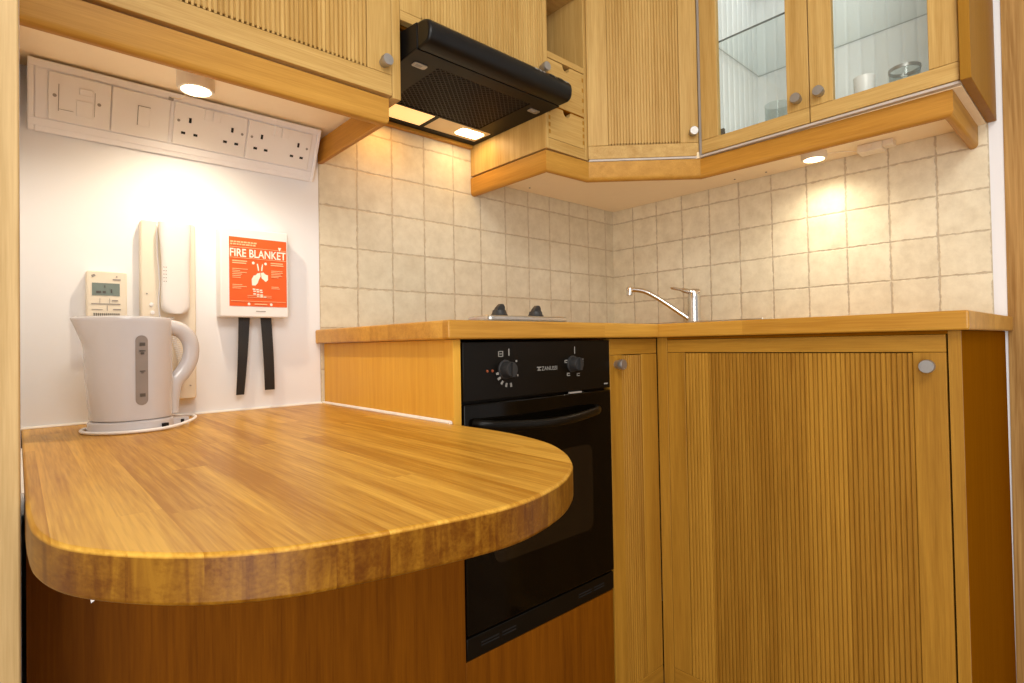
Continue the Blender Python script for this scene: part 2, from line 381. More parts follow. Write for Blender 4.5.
def door(root, p0, u, nn, width, z0, z1, sl, sr, rb, rt, mats, fill='reed', th=.019, knob_at=None, name='door', gap=.0006):
    """framed door, p0 = lower left of the FRONT face; frame mesh > panel, knob"""
    p0, u, nn = Vector(p0), Vector(u).normalized(), Vector(nn).normalized()
    mb = MB()
    def bx(a, b, za, zb, mi):
        c = p0+u*(a+b)/2-nn*th/2; c.z = (za+zb)/2
        mb.obox(c, u*(b-a)/2, nn*th/2, Z_*(zb-za)/2, mi)
    bx(0, sl, z0+rb+gap, z1-rt-gap, 0); bx(width-sr, width, z0+rb+gap, z1-rt-gap, 0)
    bx(0, width, z0, z0+rb, 1); bx(0, width, z1-rt, z1, 1)
    d = mb.build(name, mats[:2], root, bevel=.0012)
    pb = MB()
    if fill == 'reed':
        reeds(pb, p0+u*(sl+gap)-nn*.0008, u, nn, width-sl-sr-2*gap, z0+rb+.0006, z1-rt-.002, thick=.012, dots=z0 > 1.)
        pb.build('reeded_panel', mats[2], d)
    else:
        c = p0+u*(sl+width-sr)/2-nn*th*.6; c.z = (z0+rb+z1-rt)/2
        pb.obox(c, u*(width-sl-sr)/2, nn*.002, Z_*(z1-z0-rb-rt)/2)
        pb.build('glass_pane', 'glass', d)
    if knob_at: knob(d, p0+u*knob_at[0]+Z_*(knob_at[1]-p0.z), nn)
    return d

# ------------------------------------------------------------------ measured positions
T = .1097; ZR0 = 1.3438
XJ = -1.8465          # face of the left wall
D = .5793             # front of the lower units
ZT, ZB = .900, .8645  # worktop top and underside
HB = .7074            # breakfast bar top
XO, XOR = -1.2295, -.7868   # oven
YE = -1.2181; YEi = -1.1993
CZ = 1.397            # underside of the wall units
CL = 1.4105           # underside of the left one
TOP = 2.05; CEIL = 2.30; FL = -.15

# ------------------------------------------------------------------ room
XT = -.4594*T-11*T    # where the tiles start on the back wall
mb = MB(); mb.box(-2.6, XT-.0005, 0, .1, FL, CEIL)
struct(mb.build('wall_back', 'white'))
M_['tileA'] = tile_mat('stone_tiles_back', 'X', T, .4594, ZR0+ZO, (1.0, .985, .91)); M_['tileB'] = tile_mat('stone_tiles_right', 'Y', T, .9213, ZR0+ZO, (1.12, 1.10, 1.0))
mb = MB(); mb.box(XT, 0, 0, .1, FL, CEIL); struct(mb.build('wall_back_tiled', 'tileA'))
YT = -.9213*T-10*T
mb = MB(); mb.box(0, .1, YT, .1, FL, CEIL); struct(mb.build('wall_right_tiled', 'tileB'))
mb = MB(); mb.box(.002, .1, -3.4, YT, FL, CEIL); struct(mb.build('wall_right', 'white'))
mb = MB(); mb.box(XJ-.10, XJ, -.66, 0, FL, CEIL); struct(mb.build('wall_left', 'white'))
mb = MB(); mb.box(-3.2, .1, -3.6, .1, FL-.05, FL); struct(mb.build('floor', 'floor'))
mb = MB(); mb.box(-3.2, .1, -3.6, .1, CEIL, CEIL+.05); struct(mb.build('ceiling', 'ceil'))
mb = MB(); mb.box(XJ-.13, XJ-.0003, -.692, -.6605, FL, CEIL); struct(mb.build('trim_1', 'jamb', bevel=.002))
mb = MB(); mb.prism([(-1.400, FL), (-1.2178, FL), (-1.2320, CEIL-.01), (-1.400, CEIL-.01)], lambda p, h: (h, p[0], p[1]), -.0007, .0018); struct(mb.build('trim_2', 'casing'))

# ------------------------------------------------------------------ breakfast bar
pts = [(-1.8437, -.68), (-1.8425, -.76), (-1.8385, -.815), (-1.8247, -.869), (-1.7955, -.9185), (-1.754, -.9645), (-1.7062, -.996), (-1.6551, -1.0135), (-1.6018, -1.0255), (-1.5516, -1.0345), (-1.511, -1.0365), (-1.4692, -1.0290), (-1.4146, -1.0085), (-1.3636, -.975), (-1.3300, -.942), (-1.2988, -.9020), (-1.2675, -.842), (-1.2490, -.765), (-1.2435, -.69), (-1.2470, -.612)]
curve = [(p.x, p.y) for p in catmull([(x, y, 0) for x, y in pts], 5)]
poly = [(-1.8437, -.0015), *curve, (-1.2487, -.5813), (-1.2487, -.0015)]
root = thing('breakfast_bar', 'thick laminated oak breakfast bar with rounded front edge, lower than the worktop', 'breakfast bar', (-1.55, -.4, FL))
mb = MB(); mb.prism(poly, lambda p, h: (p[0], p[1], h), HB-.038, HB); mb.build('bar_top', 'bar', root, bevel=.0035, seg=3)
mb = MB(); mb.box(-1.842, -1.2300, -D-.0004, -D+.0176, FL, HB-.0392); mb.build('front_panel', 'ven_red', root, label='oak veneer panel, dark red with the shade under the bar')
mb = MB(); mb.tube([(-1.845, -.004, HB+.001), (-1.2580, -.004, HB+.001)], .0035, 8); mb.tube([(-1.2526, -.005, HB+.002), (-1.2526, -.575, HB+.002)], .0042, 8)
mb.box(-1.8464, -1.8440, -.655, -.30, HB-.02, HB+.003); mb.each('sealant', 'sealant', root, label='white sealant bead along bar edge')
mb = MB(); mb.prism([(-1.8065, HB-.0386), (-1.7740, HB-.0386), (-1.8050, HB-.0580)], lambda p, h: (p[0], h, p[1]), -.846, -.842); mb.box(-1.8065, -1.7760, -.8418, -.760, HB-.0405, HB-.0386); mb.build('bracket', 'plastic', root, label='white angle bracket')

# ------------------------------------------------------------------ worktops
XW = -1.2713; DW = .5993
hx0, hx1, hy0, hy1 = -1.140, -.894, -.53, -.085          # cut-out for the hob
def slab(polys_outer, hole, z0, z1, name, mat, base, bevel=.004):
    """slab with a rectangular hole, one skin so only its true edges get rounded"""
    bm = bmesh.new(); ZZ = ZO
    org = Vector((base[0], base[1], base[2]+ZO))
    ov = [bm.verts.new((x-org.x, y-org.y, z1+ZO-org.z)) for x, y in polys_outer]; hv = [bm.verts.new((x-org.x, y-org.y, z1+ZO-org.z)) for x, y in hole]
    e = [bm.edges.new((ov[i], ov[(i+1) % len(ov)])) for i in range(len(ov))]+[bm.edges.new((hv[i], hv[(i+1) % len(hv)])) for i in range(len(hv))]
    bmesh.ops.triangle_fill(bm, use_beauty=True, use_dissolve=False, edges=e)
    r = bmesh.ops.extrude_face_region(bm, geom=list(bm.faces))
    bmesh.ops.translate(bm, verts=[g for g in r['geom'] if isinstance(g, bmesh.types.BMVert)], vec=(0, 0, z0-z1))
    bmesh.ops.recalc_face_normals(bm, faces=bm.faces)
    me = bpy.data.meshes.new(name); bm.to_mesh(me); bm.free(); me.materials.append(M_[mat])
    o = bpy.data.objects.new(name, me); COL.objects.link(o); o.location = org
    md = o.modifiers.new('Bevel', 'BEVEL'); md.width = bevel; md.segments = 3; md.limit_method = 'ANGLE'; md.angle_limit = math.radians(50)
    return o
q = .0003
wt = slab([(XW, -.001), (XW, -DW), (-DW-q, -DW), (-DW-q, -.001)], [(hx0, hy0), (hx1, hy0), (hx1, hy1), (hx0, hy1)], ZB, ZT, 'worktop', 'top_x', (-.9, -.3, ZB))
tag(wt, 'oak worktop along the back wall carrying the hob, above the black oven', 'worktop')
sx0, sx1, sy0, sy1 = -.49, -.15, -.80, -.44               # cut-out for the sink
wt = slab([(-.001, -.001), (-DW, -.001), (-DW, -1.2335), (-.001, -1.2335)], [(sx0, sy0), (sx1, sy0), (sx1, sy1), (sx0, sy1)], ZB, ZT, 'worktop', 'top_y', (-.3, -.9, ZB))
tag(wt, 'oak worktop along the right wall carrying sink and tap', 'worktop')

# ------------------------------------------------------------------ oven housing and narrow unit
root = thing('oven_cabinet', 'oak base cabinet housing the black oven, with veneered end panel above the bar', 'cabinet', (-1.0, -.3, FL))
mb = MB()
prof = [(-.002, FL), (-.5610, FL), (-.5610, HB-.0388), (-.0020, HB-.0388)]
mb.box(-1.2479, XO-.0010, -.561, -.002, FL, HB-.0386); mb.box(-1.2479, XO-.0010, -D, -.002, HB-.0386, ZB-.0005)
mb.build('side_panel', 'ven_hi', root, label='pale oak veneer end panel', bevel=.0008)
mb = MB(); mb.box(XO, XOR-.0005, -D, -D+.018, -.05, .2600); mb.build('lower_panel', 'ven_red', root, bevel=.001, label='reddish oak panel below the oven')
mb = MB(); mb.box(XO, XOR-.0005, -.55, -.02, .232, .250); mb.build('oven_shelf', 'ven_z', root)
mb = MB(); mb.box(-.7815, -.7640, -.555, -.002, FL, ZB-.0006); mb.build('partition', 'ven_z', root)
mb = MB(); mb.box(XO, XOR, -.52, -.505, FL, -.052); mb.build('plinth', 'plinth', root)

root = thing('narrow_cabinet', 'narrow oak base cabinet with reeded door between oven and corner', 'cabinet', (-.69, -.3, FL))
door(root, (-.7810, -D, -.05), X_, -Y_, .2003, -.05, .8625, .0490, .0683, .047, .0400, ('lo_z', 'lo_x', 'lo_r'), knob_at=(.0245, .7991))
mb = MB(); mb.box(-.7636, -.5990, -.52, -.505, FL, -.052); mb.build('plinth', 'plinth', root)
mb = MB(); mb.box(-.7636, -.5990, -.55, -.002, -.05, -.034); mb.build('base_board', 'ven_z', root)

# ------------------------------------------------------------------ oven
root = thing('built_in_oven', 'compact black built-in electric oven with curved handle under the worktop', 'oven', (-1.0, -.3, .25))
mb = MB(); mb.box(XO+.006, XOR-.006, -D+.012, -.04, .2625, .8565); mb.build('oven_body', 'black', root)
PF = -D-.004            # front of control panel
mb = MB(); mb.box(XO+.001, XOR-.001, PF, -D+.0118, .7455, .8590); cp = mb.build('control_panel', 'black', root, bevel=.0015)
for kx, kz, r in ((-1.1235, .8031, .0172), (-.9224, .8068, .0165)):
    mb = MB(); mb.lathe([(r*1.12, 0), (r*1.12, .003), (r*.98, .004), (r*.9, .020), (r*.82, .0225), (.0001, .0225)], (kx, PF, kz), -Y_, 28)
    mb.obox((kx, PF-.0235, kz), X_*.0035, Y_*.004, Z_*r*.8); mb.build('control_knob', 'rubber', cp)
pr = MB()
def mark(mb, x, z, w, h, y=None, a=0, mi=0):
    yy = (PF if y is None else y)-.0006
    ca, sa = math.cos(a), math.sin(a); mb.obox((x, yy, z), (w/2*ca, 0, w/2*sa), (0, .0005, 0), (-h/2*sa, 0, h/2*ca), mi)
for i, a in enumerate((-170, -150, -128, -104, -80)):
    aa = math.radians(a); mark(pr, -1.1140+.030*math.cos(aa), .8010+.030*math.sin(aa), .008, .0045, a=aa)
mark(pr, -1.1130, .8375, .0025, .014)
for s in (-1, 1): mark(pr, -1.135+s*.0055, .8345, .0015, .011); mark(pr, -1.135, .8345+s*.005, .0125, .0015)
mark(pr, -1.135, .8345, .006, .0015)
mark(pr, -1.0930, .8190, .004, .004); mark(pr, -1.0900, .7900, .003, .004)
mark(pr, -.9140, .8375, .0016, .016)
for dx, dz in ((-.028, .005), (.026, .006), (-.021, -.024), (.012, -.026)):
    mark(pr, -.9150+dx, .8055+dz, .009, .0016); mark(pr, -.9150+dx, .8055+dz+.005, .009, .0016); mark(pr, -.9150+dx-.004, .8055+dz+.0025, .0015, .005)
mark(pr, -.8040, .7555, .013, .003)
pr.each('dial_mark', 'print', cp)
mb = MB()
for lx in (-1.1701, -1.1569): mb.lathe([(.0028, 0), (.0024, .002), (.0001, .0026)], (lx, PF, .8017), -Y_, 12)
mb.each('indicator_light', 'amber', cp, label='small amber indicator light')
lettering('ZANUSSI', (-.9965, PF, .8005), X_, Z_, .0085, 'print', cp, width=.048)
mb = MB(); mark(mb, -1.0280, .8035, .012, .0022); mark(mb, -1.0280, .7975, .009, .0022); mark(mb, -1.0285, .8005, .0025, .006); mb.build('logo', 'print', cp, label='small pale square emblem')
# door
DF = -D-.006
mb = MB(); mb.box(XO+.001, XOR-.001, DF, -D+.0118, .3085, .7405); od = mb.build('oven_door', 'ovglass', root, bevel=.003)
wpol = rrect(.300, .196, .022)
mb = MB(); mb.prism(wpol, lambda p, h: (-1.012+p[0], h, .523+p[1]), DF-.0008, DF-.0001); mb.build('window', 'ovwin', od, label='dark brown glass viewing window')
hp = [(-1.206, -.5853, .7030), (-1.200, -.598, .702), (-1.185, -.608, .7005)]
for k in range(11):
    t = k/10; x = -1.170+.285*t; hp.append((x, -.613-.019*math.sin(math.pi*t), .6985-.006*math.sin(math.pi*t)))
hp += [(-.869, -.608, .6990), (-.853, -.598, .6995), (-.847, -.5853, .7000)]
mb = MB(); mb.tube(catmull(hp, 3), .0080, 12, ry=.0100); mb.build('handle', 'black', od, label='curved black bar handle')
mb = MB(); mb.box(-.935, -.895, DF-.001, DF+.004, .7408, .7440); mb.build('latch', 'printgrey', od)
mb = MB(); mb.box(XO+.001, XOR-.001, -D-.003, -D+.0118, .2630, .3040); gr = mb.build('lower_grille', 'black', root, bevel=.0015)
mb = MB()
for x0, x1 in ((-1.195, -1.150), (-1.142, -1.105), (-.915, -.87), (-.862, -.825)):
    for z in (.280, .286): mb.box(x0, x1, -D-.0036, -D-.0028, z, z+.0028)
mb.each('vent_slot', 'hole', gr)

# ------------------------------------------------------------------ sink unit
root = thing('sink_cabinet', 'wide oak base cabinet with reeded door below the sink', 'cabinet', (-.3, -.9, FL))
door(root, (-D, -.6114, -.05), -Y_, -X_, .5846, -.05, .8575, .0500, .0510, .0525, .0330, ('lo_z', 'lo_y', 'lo_r'), knob_at=(.5585, .7984))
mb = MB(); mb.box(-D, -D+.02, -.6105, -.5805, -.05, ZB-.0005); mb.build('filler_strip', 'lo_z', root, bevel=.001)
mb = MB(); mb.box(-D, -D+.0045, YE, YEi, FL, ZB-.0005); mb.build('edge_banding', 'lo_z', root, label='paler oak front edge of the end panel')
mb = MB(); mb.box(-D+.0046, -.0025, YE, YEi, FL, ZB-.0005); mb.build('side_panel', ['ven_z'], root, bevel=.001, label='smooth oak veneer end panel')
mb = MB(); mb.box(-D+.001, -D+.02, YEi+.0005, -.6116, .8582, ZB-.0006); mb.build('top_rail', 'ven_z', root)
mb = MB(); mb.box(-.52, -.505, YEi+.001, -.53, FL, -.052); mb.build('plinth', 'plinth', root)
mb = MB(); mb.box(-.555, -.0025, YEi+.0005, -.6116, -.05, -.034); mb.build('base_board', 'ven_z', root)

# ------------------------------------------------------------------ hob
root = thing('hob', 'slim steel two-plate hob set into the back worktop', 'hob', (-1.017, -.305, ZT))
mb = MB(); mb.prism(rrect(.277, .487, .014), lambda p, h: (-1.0172+p[0], -.3015+p[1], h), ZT+.0003, ZT+.0035); mb.build('hob_tray', 'steel', root, bevel=.0015)
mb = MB(); mb.prism(rrect(.243, .082, .014), lambda p, h: (-1.0030+p[0], -.4980+p[1], h), ZT+.0036, ZT+.0150); mb.build('control_strip', 'steel', root, bevel=.004, label='raised steel control strip')
mb = MB()
mb.box(hx0+.004, hx1-.004, hy0+.004, hy1-.004, ZT-.030, ZT+.0002); mb.build('hob_box', 'black', root)
for cy, r in ((-.360, .072), (-.165, .085)):
    mb = MB(); mb.lathe([(r+.004, 0), (r+.004, .002), (r, .003), (r, .007), (r*.96, .0078), (.02, .0078), (.018, .006), (.0001, .006)], (-1.017, cy, ZT+.0036), Z_, 40); mb.build('hotplate', 'rubber', root, label='round black cast hotplate')
for kx in (-1.062, -.950):
    mb = MB(); c = (kx, -.497, ZT+.0150)
    mb.lathe([(.019, 0), (.019, .003), (.0165, .006), (.0145, .014), (.0001, .015)], c, Z_, 24)
    pg = [(-.017, .006), (.015, .006), (.0135, .022), (.009, .0275), (.002, .0275), (-.009, .019)]
    mb.prism(pg, lambda p, h: (kx+p[0]*.9, -.497+h, ZT+.0150+p[1]), -.006, .006); mb.build('control_knob', 'rubber', root, bevel=.001)

# ------------------------------------------------------------------ sink and tap
root = thing('sink', 'low steel inset sink whose rim shows on the right-hand worktop', 'sink', (-.32, -.62, ZT))
mb = MB()
ix, iy = (-.480, -.160), (-.790, -.450)
ox, oy = (-.515, -.135), (-.835, -.405)
def ring(o, i, z0, z1):
    mb.box(o[0][0], o[0][1], o[1][0], i[1][0], z0, z1); mb.box(o[0][0], o[0][1], i[1][1], o[1][1], z0, z1); mb.box(o[0][0], i[0][0], i[1][0], i[1][1], z0, z1); mb.box(i[0][1], o[0][1], i[1][0], i[1][1], z0, z1)
ring((ox, oy), (ix, iy), ZT+.0003, ZT+.006)
mb.build('rim', 'steel', root, bevel=.002)
mb = MB(); bo, bi = ((ix[0]-.0015, ix[1]+.0015), (iy[0]-.0015, iy[1]+.0015)), (ix, iy); ring(bo, bi, ZT-.15, ZT+.0002); mb.box(ix[0], ix[1], iy[0], iy[1], ZT-.152, ZT-.15)
bw = mb.build('bowl', 'steel', root)
mb = MB(); mb.lathe([(.028, 0), (.03, .002), (.022, .003), (.0001, .001)], (-.32, -.62, ZT-.15), Z_, 24); mb.build('drain', 'chrome', bw)
root = thing('mixer_tap', 'chrome single-lever mixer tap behind the sink', 'tap', (-.1, -.42, ZT))
mb = MB(); mb.lathe([(.027, 0), (.027, .004), (.0235, .008), (.0220, .045), (.0215, .090), (.0215, .108), (.018, .122), (.0001, .128)], (-.1, -.420, ZT+.0003), Z_, 28); mb.build('tap_body', 'chrome', root)
hd = Vector((-.10, .19, 0)).normalized(); s0 = Vector((-.1, -.42, .925))
sp = [s0+hd*.010, s0+hd*.045+Z_*.026, s0+hd*.09+Z_*.060, s0+hd*.13+Z_*.088, s0+hd*.165+Z_*.108, s0+hd*.195+Z_*.116, s0+hd*.218+Z_*.117]
mb = MB(); mb.tube(catmull(sp, 5), .0085, 14); mb.build('spout', 'chrome', root)
tip = s0+hd*.221+Z_*.117; mb = MB(); mb.lathe([(.009, -.020), (.0115, -.019), (.0115, .006), (.009, .011), (.0001, .012)], tip, Z_, 20); mb.build('nozzle', 'chrome', root)
lv = Vector((-.1, -.42, 1.021)); ld = Vector((-.32, .32, 0)).normalized()
mb = MB(); mb.tube(catmull([lv-ld*.016+Z_*.001, lv+ld*.012+Z_*.004, lv+ld*.045+Z_*.012, lv+ld*.080+Z_*.019], 4), [.017]*4+[.013]*4+[.009]*4+[.0060], 12, ry=[.013]*4+[.009]*4+[.0050]*4+[.0035]); mb.build('lever', 'chrome', root)

# ------------------------------------------------------------------ wall units
# left unit
root = thing('wall_cabinet', 'oak wall cabinet with reeded door above the sockets', 'cabinet', (-1.53, -.17, CZ))
mb = MB(); mb.box(XJ+.001, -1.2350, -.3325, -.002, CL, CL+.016); mb.build('base_panel', 'soffit', root, label='cream underside panel')
mb = MB(); mb.box(-1.2345, -1.2130, -.350, -.002, 1.4005, TOP); mb.build('side_panel', 'up_z', root, bevel=.0012)
mb = MB(); mb.box(XJ+.001, -1.2350, -.010, -.002, CL+.0165, TOP); mb.build('back_panel', 'soffit', root)
mb = MB(); mb.box(XJ+.001, -1.2350, -.330, -.0105, TOP-.018, TOP); mb.build('top_panel', 'soffit', root)
mb = MB(); mb.box(XJ+.001, XJ+.02, -.330, -.0105, CL+.0165, TOP-.0185); mb.build('side_panel', 'up_z', root)
W = 1.8435-1.2362
door(root, (-1.8435, -.352, 1.4035), X_, -Y_, W, 1.4035, TOP-.002, .054, .0580, .0450, .05, ('up_z', 'up_x', 'up_r'), knob_at=(W-.0210, 1.4690))
# pelmet of the left unit (bull-nosed lower edge)
def pelmet(path, inset, name, mats, label, base, z0=1.340, z1=1.397, th=.018, ends=None):
    """moulding along a plan path; outward side is to the right of travel"""
    P = [Vector((x, y, 0)) for x, y in path]; n = len(P)
    prof = [(0, z1), (-th, z1), (-th, z0+.002), (-th+.002, z0), (-.010, z0), (-.0045, z0+.002), (-.001, z0+.007), (0, z0+.012)]
    rings = []
    for i in range(n):
        ds = []
        if i > 0: ds.append((P[i]-P[i-1]).normalized())
        if i < n-1: ds.append((P[i+1]-P[i]).normalized())
        ns = [Vector((d.y, -d.x, 0)) for d in ds]
        b = sum(ns, Vector()).normalized(); k = 1/max(.3, b.dot(ns[0]))
        rings.append([P[i]+b*k*o+Z_*z for o, z in prof])
    mb = MB(); m = len(prof)
    for i in range(n-1):
        mi = 0 if abs((P[i+1]-P[i]).x) >= abs((P[i+1]-P[i]).y)*.9 else 1
        mb.add(rings[i]+rings[i+1], [(k, (k+1) % m, m+(k+1) % m, m+k) for k in range(m)], mi)
    mb.add(rings[0], [tuple(range(m))]); mb.add(rings[-1], [tuple(reversed(range(m)))])
    return tag(mb.build(name, mats, base=base), label, 'pelmet')
pelmet([(XJ+.001, -.344), (-1.2404, -.344), (-1.2404, -.0005)], 0, 'pelmet_rail', ['pel_x', 'pel_y'], 'oak pelmet board below the left wall cabinet above the sockets', (-1.5, -.33, 1.34), z1=1.3985)

# hood unit
root = thing('wall_cabinet', 'short oak wall cabinet with reeded door directly above the black hood', 'cabinet', (-.98, -.17, 1.58))
mb = MB(); mb.box(-1.2125, -.7500, -.326, -.002, 1.580, 1.598); mb.build('base_panel', 'ven_z', root)
mb = MB(); mb.box(-1.2125, -.7500, -.018, -.002, 1.491, 1.5135); mb.build('back_rail', 'pel_x', root, label='oak rail on the tiles behind the hood')
mb = MB(); mb.box(-1.2125, -.7500, -.010, -.002, 1.5985, TOP); mb.build('back_panel', 'soffit', root)
mb = MB(); mb.box(-1.2125, -.7500, -.326, -.0105, TOP-.018, TOP); mb.build('top_panel', 'ven_z', root)
W = 1.2122-.7438
door(root, (-1.2122, -.350, 1.584), X_, -Y_, W, 1.584, TOP-.002, .0560, .0120, .0210, .05, ('up_z', 'up_x', 'up_r'), knob_at=(W-.0200, 1.6180))

# drawer and shelf unit
root = thing('shelf_drawer_unit', 'narrow oak wall unit with open shelf over two small drawers beside the hood', 'shelf unit', (-.655, -.17, 1.403))
mb = MB(); mb.box(-.7480, -.7380, -.348, -.002, 1.403, TOP); mb.build('side_panel', 'up_z', root, bevel=.001)
mb = MB(); mb.box(-.5815, -.5635, -.3475, -.002, 1.403, TOP); mb.build('side_panel', 'up_z', root, bevel=.001)
mb = MB(); mb.box(-.7378, -.5817, -.348, -.012, 1.403, 1.4335); mb.build('base_board', 'up_x', root, bevel=.001)
mb = MB(); mb.box(-.7378, -.5817, -.348, -.012, 1.6625, 1.6800); mb.build('shelf', 'up_x', root, bevel=.001)
mb = MB(); mb.box(-.7378, -.5817, -.0115, -.002, 1.403, TOP); mb.build('back_panel', 'ven_z', root)
mb = MB(); mb.box(-.7378, -.5817, -.340, -.012, 1.905, 1.923); mb.build('shelf', 'up_x', root, bevel=.001)
def notch_drawer(z0, z1):
    x0, x1 = -.7365, -.5830; xc = -.6600; mbd = MB()
    outl = [(x0, z0), (x1, z0), (x1, z1), (xc+.0175, z1)]+[(xc+.0150*math.cos(a), z1-.0020-.0150*math.sin(a)) for a in [math.pi*k/10 for k in range(11)]]+[(xc-.0175, z1), (x0, z1)]
    # front board built in two halves so the finger notch stays open
    mbd.prism(outl, lambda p, h: (p[0], h, p[1]), -.3465, -.330)
    mbd.box(x0+.002, x0+.012, -.3298, -.05, z0+.002, z1-.02); mbd.box(x1-.012, x1-.002, -.3298, -.05, z0+.002, z1-.02); mbd.box(x0+.012, x1-.012, -.3298, -.05, z0+.002, z0+.008); mbd.box(x0+.012, x1-.012, -.058, -.05, z0+.008, z1-.02)
    d = mbd.build('drawer', 'up_x', root)
    mj = MB()
    for k in range(4):
        for x in (x0, x1-.0075):
            zz = z0+.012+k*(z1-z0-.024)/3.4; mj.box(x, x+.0075, -.3469, -.3464, zz, zz+.012)
    mj.each('joint_pin', 'lo_x', d)
notch_drawer(1.5320, 1.6600); notch_drawer(1.4350, 1.5270)
mb = MB(); mb.box(-.7378, -.5817, -.346, -.012, 1.5280, 1.5310); mb.build('divider', 'ven_z', root)

# corner unit with diagonal door
A, B = Vector((-.5730, -.3525, 0)), Vector((-.3405, -.5840, 0)); du = (B-A).normalized(); dn = Vector((du.y, -du.x, 0))
root = thing('corner_wall_cabinet', 'oak corner wall cabinet with diagonal reeded door', 'cabinet', (-.3, -.3, CZ))
cpoly = [(-.5625, -.002), (-.5625, -.340), (-.345, -.5625), (-.345, -.5850), (-.002, -.5850), (-.002, -.002)]
mb = MB(); mb.prism(cpoly, lambda p, h: (p[0], p[1], h), CZ, CZ+.018); mb.build('base_panel', 'soffit', root, label='cream underside panel')
mb = MB(); mb.prism(cpoly, lambda p, h: (p[0], p[1], h), TOP-.018, TOP); mb.build('top_panel', 'soffit', root)
W = (B-A).length
door(root, (A.x, A.y, 1.4050), du, dn, W, 1.4050, TOP-.002, .0605, .0540, .0395, .05, ('up_z', 'up_x', 'up_r'), knob_at=(W-.0190, 1.4730), th=.018)
mb = MB(); mb.prism([(-.5620, -.010), (-.5620, -.002), (-.002, -.002), (-.002, -.5845), (-.010, -.5845), (-.010, -.010)], lambda p, h: (p[0], p[1], h), CZ+.0185, TOP-.0185); mb.build('back_panel', 'soffit', root)

# glazed unit on the right wall
root = thing('glazed_wall_cabinet', 'oak wall cabinet with two glass doors on the right wall', 'cabinet', (-.17, -.9, CZ))
mb = MB(); mb.box(-.325, -.002, -1.1945, -.5855, CZ, CZ+.018, 0); mb.build('base_panel', ['soffit'], root, label='cream underside panel')
mb = MB(); mb.box(-.325, -.0105, -1.1945, -.6225, CZ+.0182, CZ+.020); mb.build('floor_lining', 'backs', root, label='white interior floor')
mb = MB(); mb.box(-.358, -.0025, -1.2150, -1.1958, 1.3985, TOP); mb.build('side_panel', ['gside'], root, bevel=.0012)
def bead(mb, p0, u, nn, width, z0, z1): reeds(mb, p0, u, nn, width, z0, z1, pitch=.034, depth=.0025, thick=.006)
mb = MB(); bead(mb, (-.012, -.6140, 0), -Y_, -X_, .5805, CZ+.0205, TOP-.019); mb.build('back_panel', 'backs', root, label='white beaded back panel')
mb = MB(); bead(mb, (-.0095, -.6220, 0), -X_, -Y_, .3145, CZ+.0205, TOP-.019); mb.box(-.325, -.012, -.614, -.5855, CZ+.0185, TOP-.019); mb.build('inner_side_panel', 'backs', root, label='white beaded inner side')
mb = MB(); mb.box(-.325, -.012, -1.1952, -1.1900, CZ+.0205, TOP-.019); mb.build('inner_side_panel', 'backs', root)
mb = MB(); mb.box(-.325, -.002, -1.1945, -.5855, TOP-.0185, TOP); mb.build('top_panel', 'backs', root)
for z in (1.7270,):
    mb = MB(); mb.box(-.318, -.016, -1.1890, -.6260, z, z+.0055); sh = mb.build('glass_shelf', 'glass', root)
    mb = MB(); mb.box(-.3186, -.3181, -1.1890, -.6260, z, z+.0055); mb.build('polished_edge', 'gedge', sh, label='dark green polished glass edge')
    mb = MB(); mb.box(-.0158, -.0155, -1.189, -.6260, z+.0012, z+.0040); mb.box(-.318, -.016, -.6259, -.6255, z+.001, z+.0045); mb.each('pale_edge', 'edgepale', sh)
door(root, (-.345, -.5950, 1.4060), -Y_, -X_, .2975, 1.4060, TOP-.002, .0515, .0540, .0392, .05, ('up_z', 'up_y'), fill='glass', knob_at=(.2715, 1.4730))
door(root, (-.345, -.8948, 1.4060), -Y_, -X_, .2990, 1.4060, TOP-.002, .0530, .0530, .0392, .05, ('up_z', 'up_y'), fill='glass', knob_at=(.0255, 1.4730))
mb = MB(); mb.box(-.3255, -.316, -.654, -.640, 1.456, 1.470); mb.build('hinge', 'printdark', root, label='dark cup hinge')
mb = MB(); mb.box(-.3420, -.3255, -1.1957, -.5870, 1.3985, 1.4045); mb.build('edge_strip', 'edge', root, label='pale strip below the glass doors')
mb = MB(); p = [A-dn*.002, B-dn*.002]; c = (p[0]+p[1])/2; c.z = 1.4010; mb.obox(c, du*W/2*.985, dn*.002, Z_*.0028); mb.build('edge_strip', 'edge', bpy.data.objects['corner_wall_cabinet'], label='pale strip below the diagonal door')

mb = MB(); mb.box(-.3435, -.325, -.5945, -.5870, 1.4055, TOP-.002); mb.build('corner_strip', 'printgrey', bpy.data.objects['corner_wall_cabinet'], label='narrow grey joint strip')
pelmet([(-.7480, -.0005), (-.7480, -.3450), (-.5720, -.3520), (-.3350, -.5840), (-.3210, -1.1778), (-.0005, -1.1778)], 0, 'pelmet_rail', ['pel_x', 'pel_y'], 'stepped oak pelmet running below the corner and glass cabinets', (-.4, -.4, 1.34))
# soffit of the drawer unit is flush with the corner unit
mb = MB(); mb.box(-.7300, -.5630, -.330, -.002, CZ, 1.4025); mb.build('soffit_panel', 'soffit', bpy.data.objects['shelf_drawer_unit'], label='cream underside panel')
mb = MB()
for x, y in ((-.523, -.045), (-.05, -.552), (-.046, -.655)): mb.lathe([(.003, 0), (.003, .0012), (.0001, .002)], (x, y, CZ), -Z_, 10)
mb.each('screw', 'printdark', bpy.data.objects['corner_wall_cabinet'])

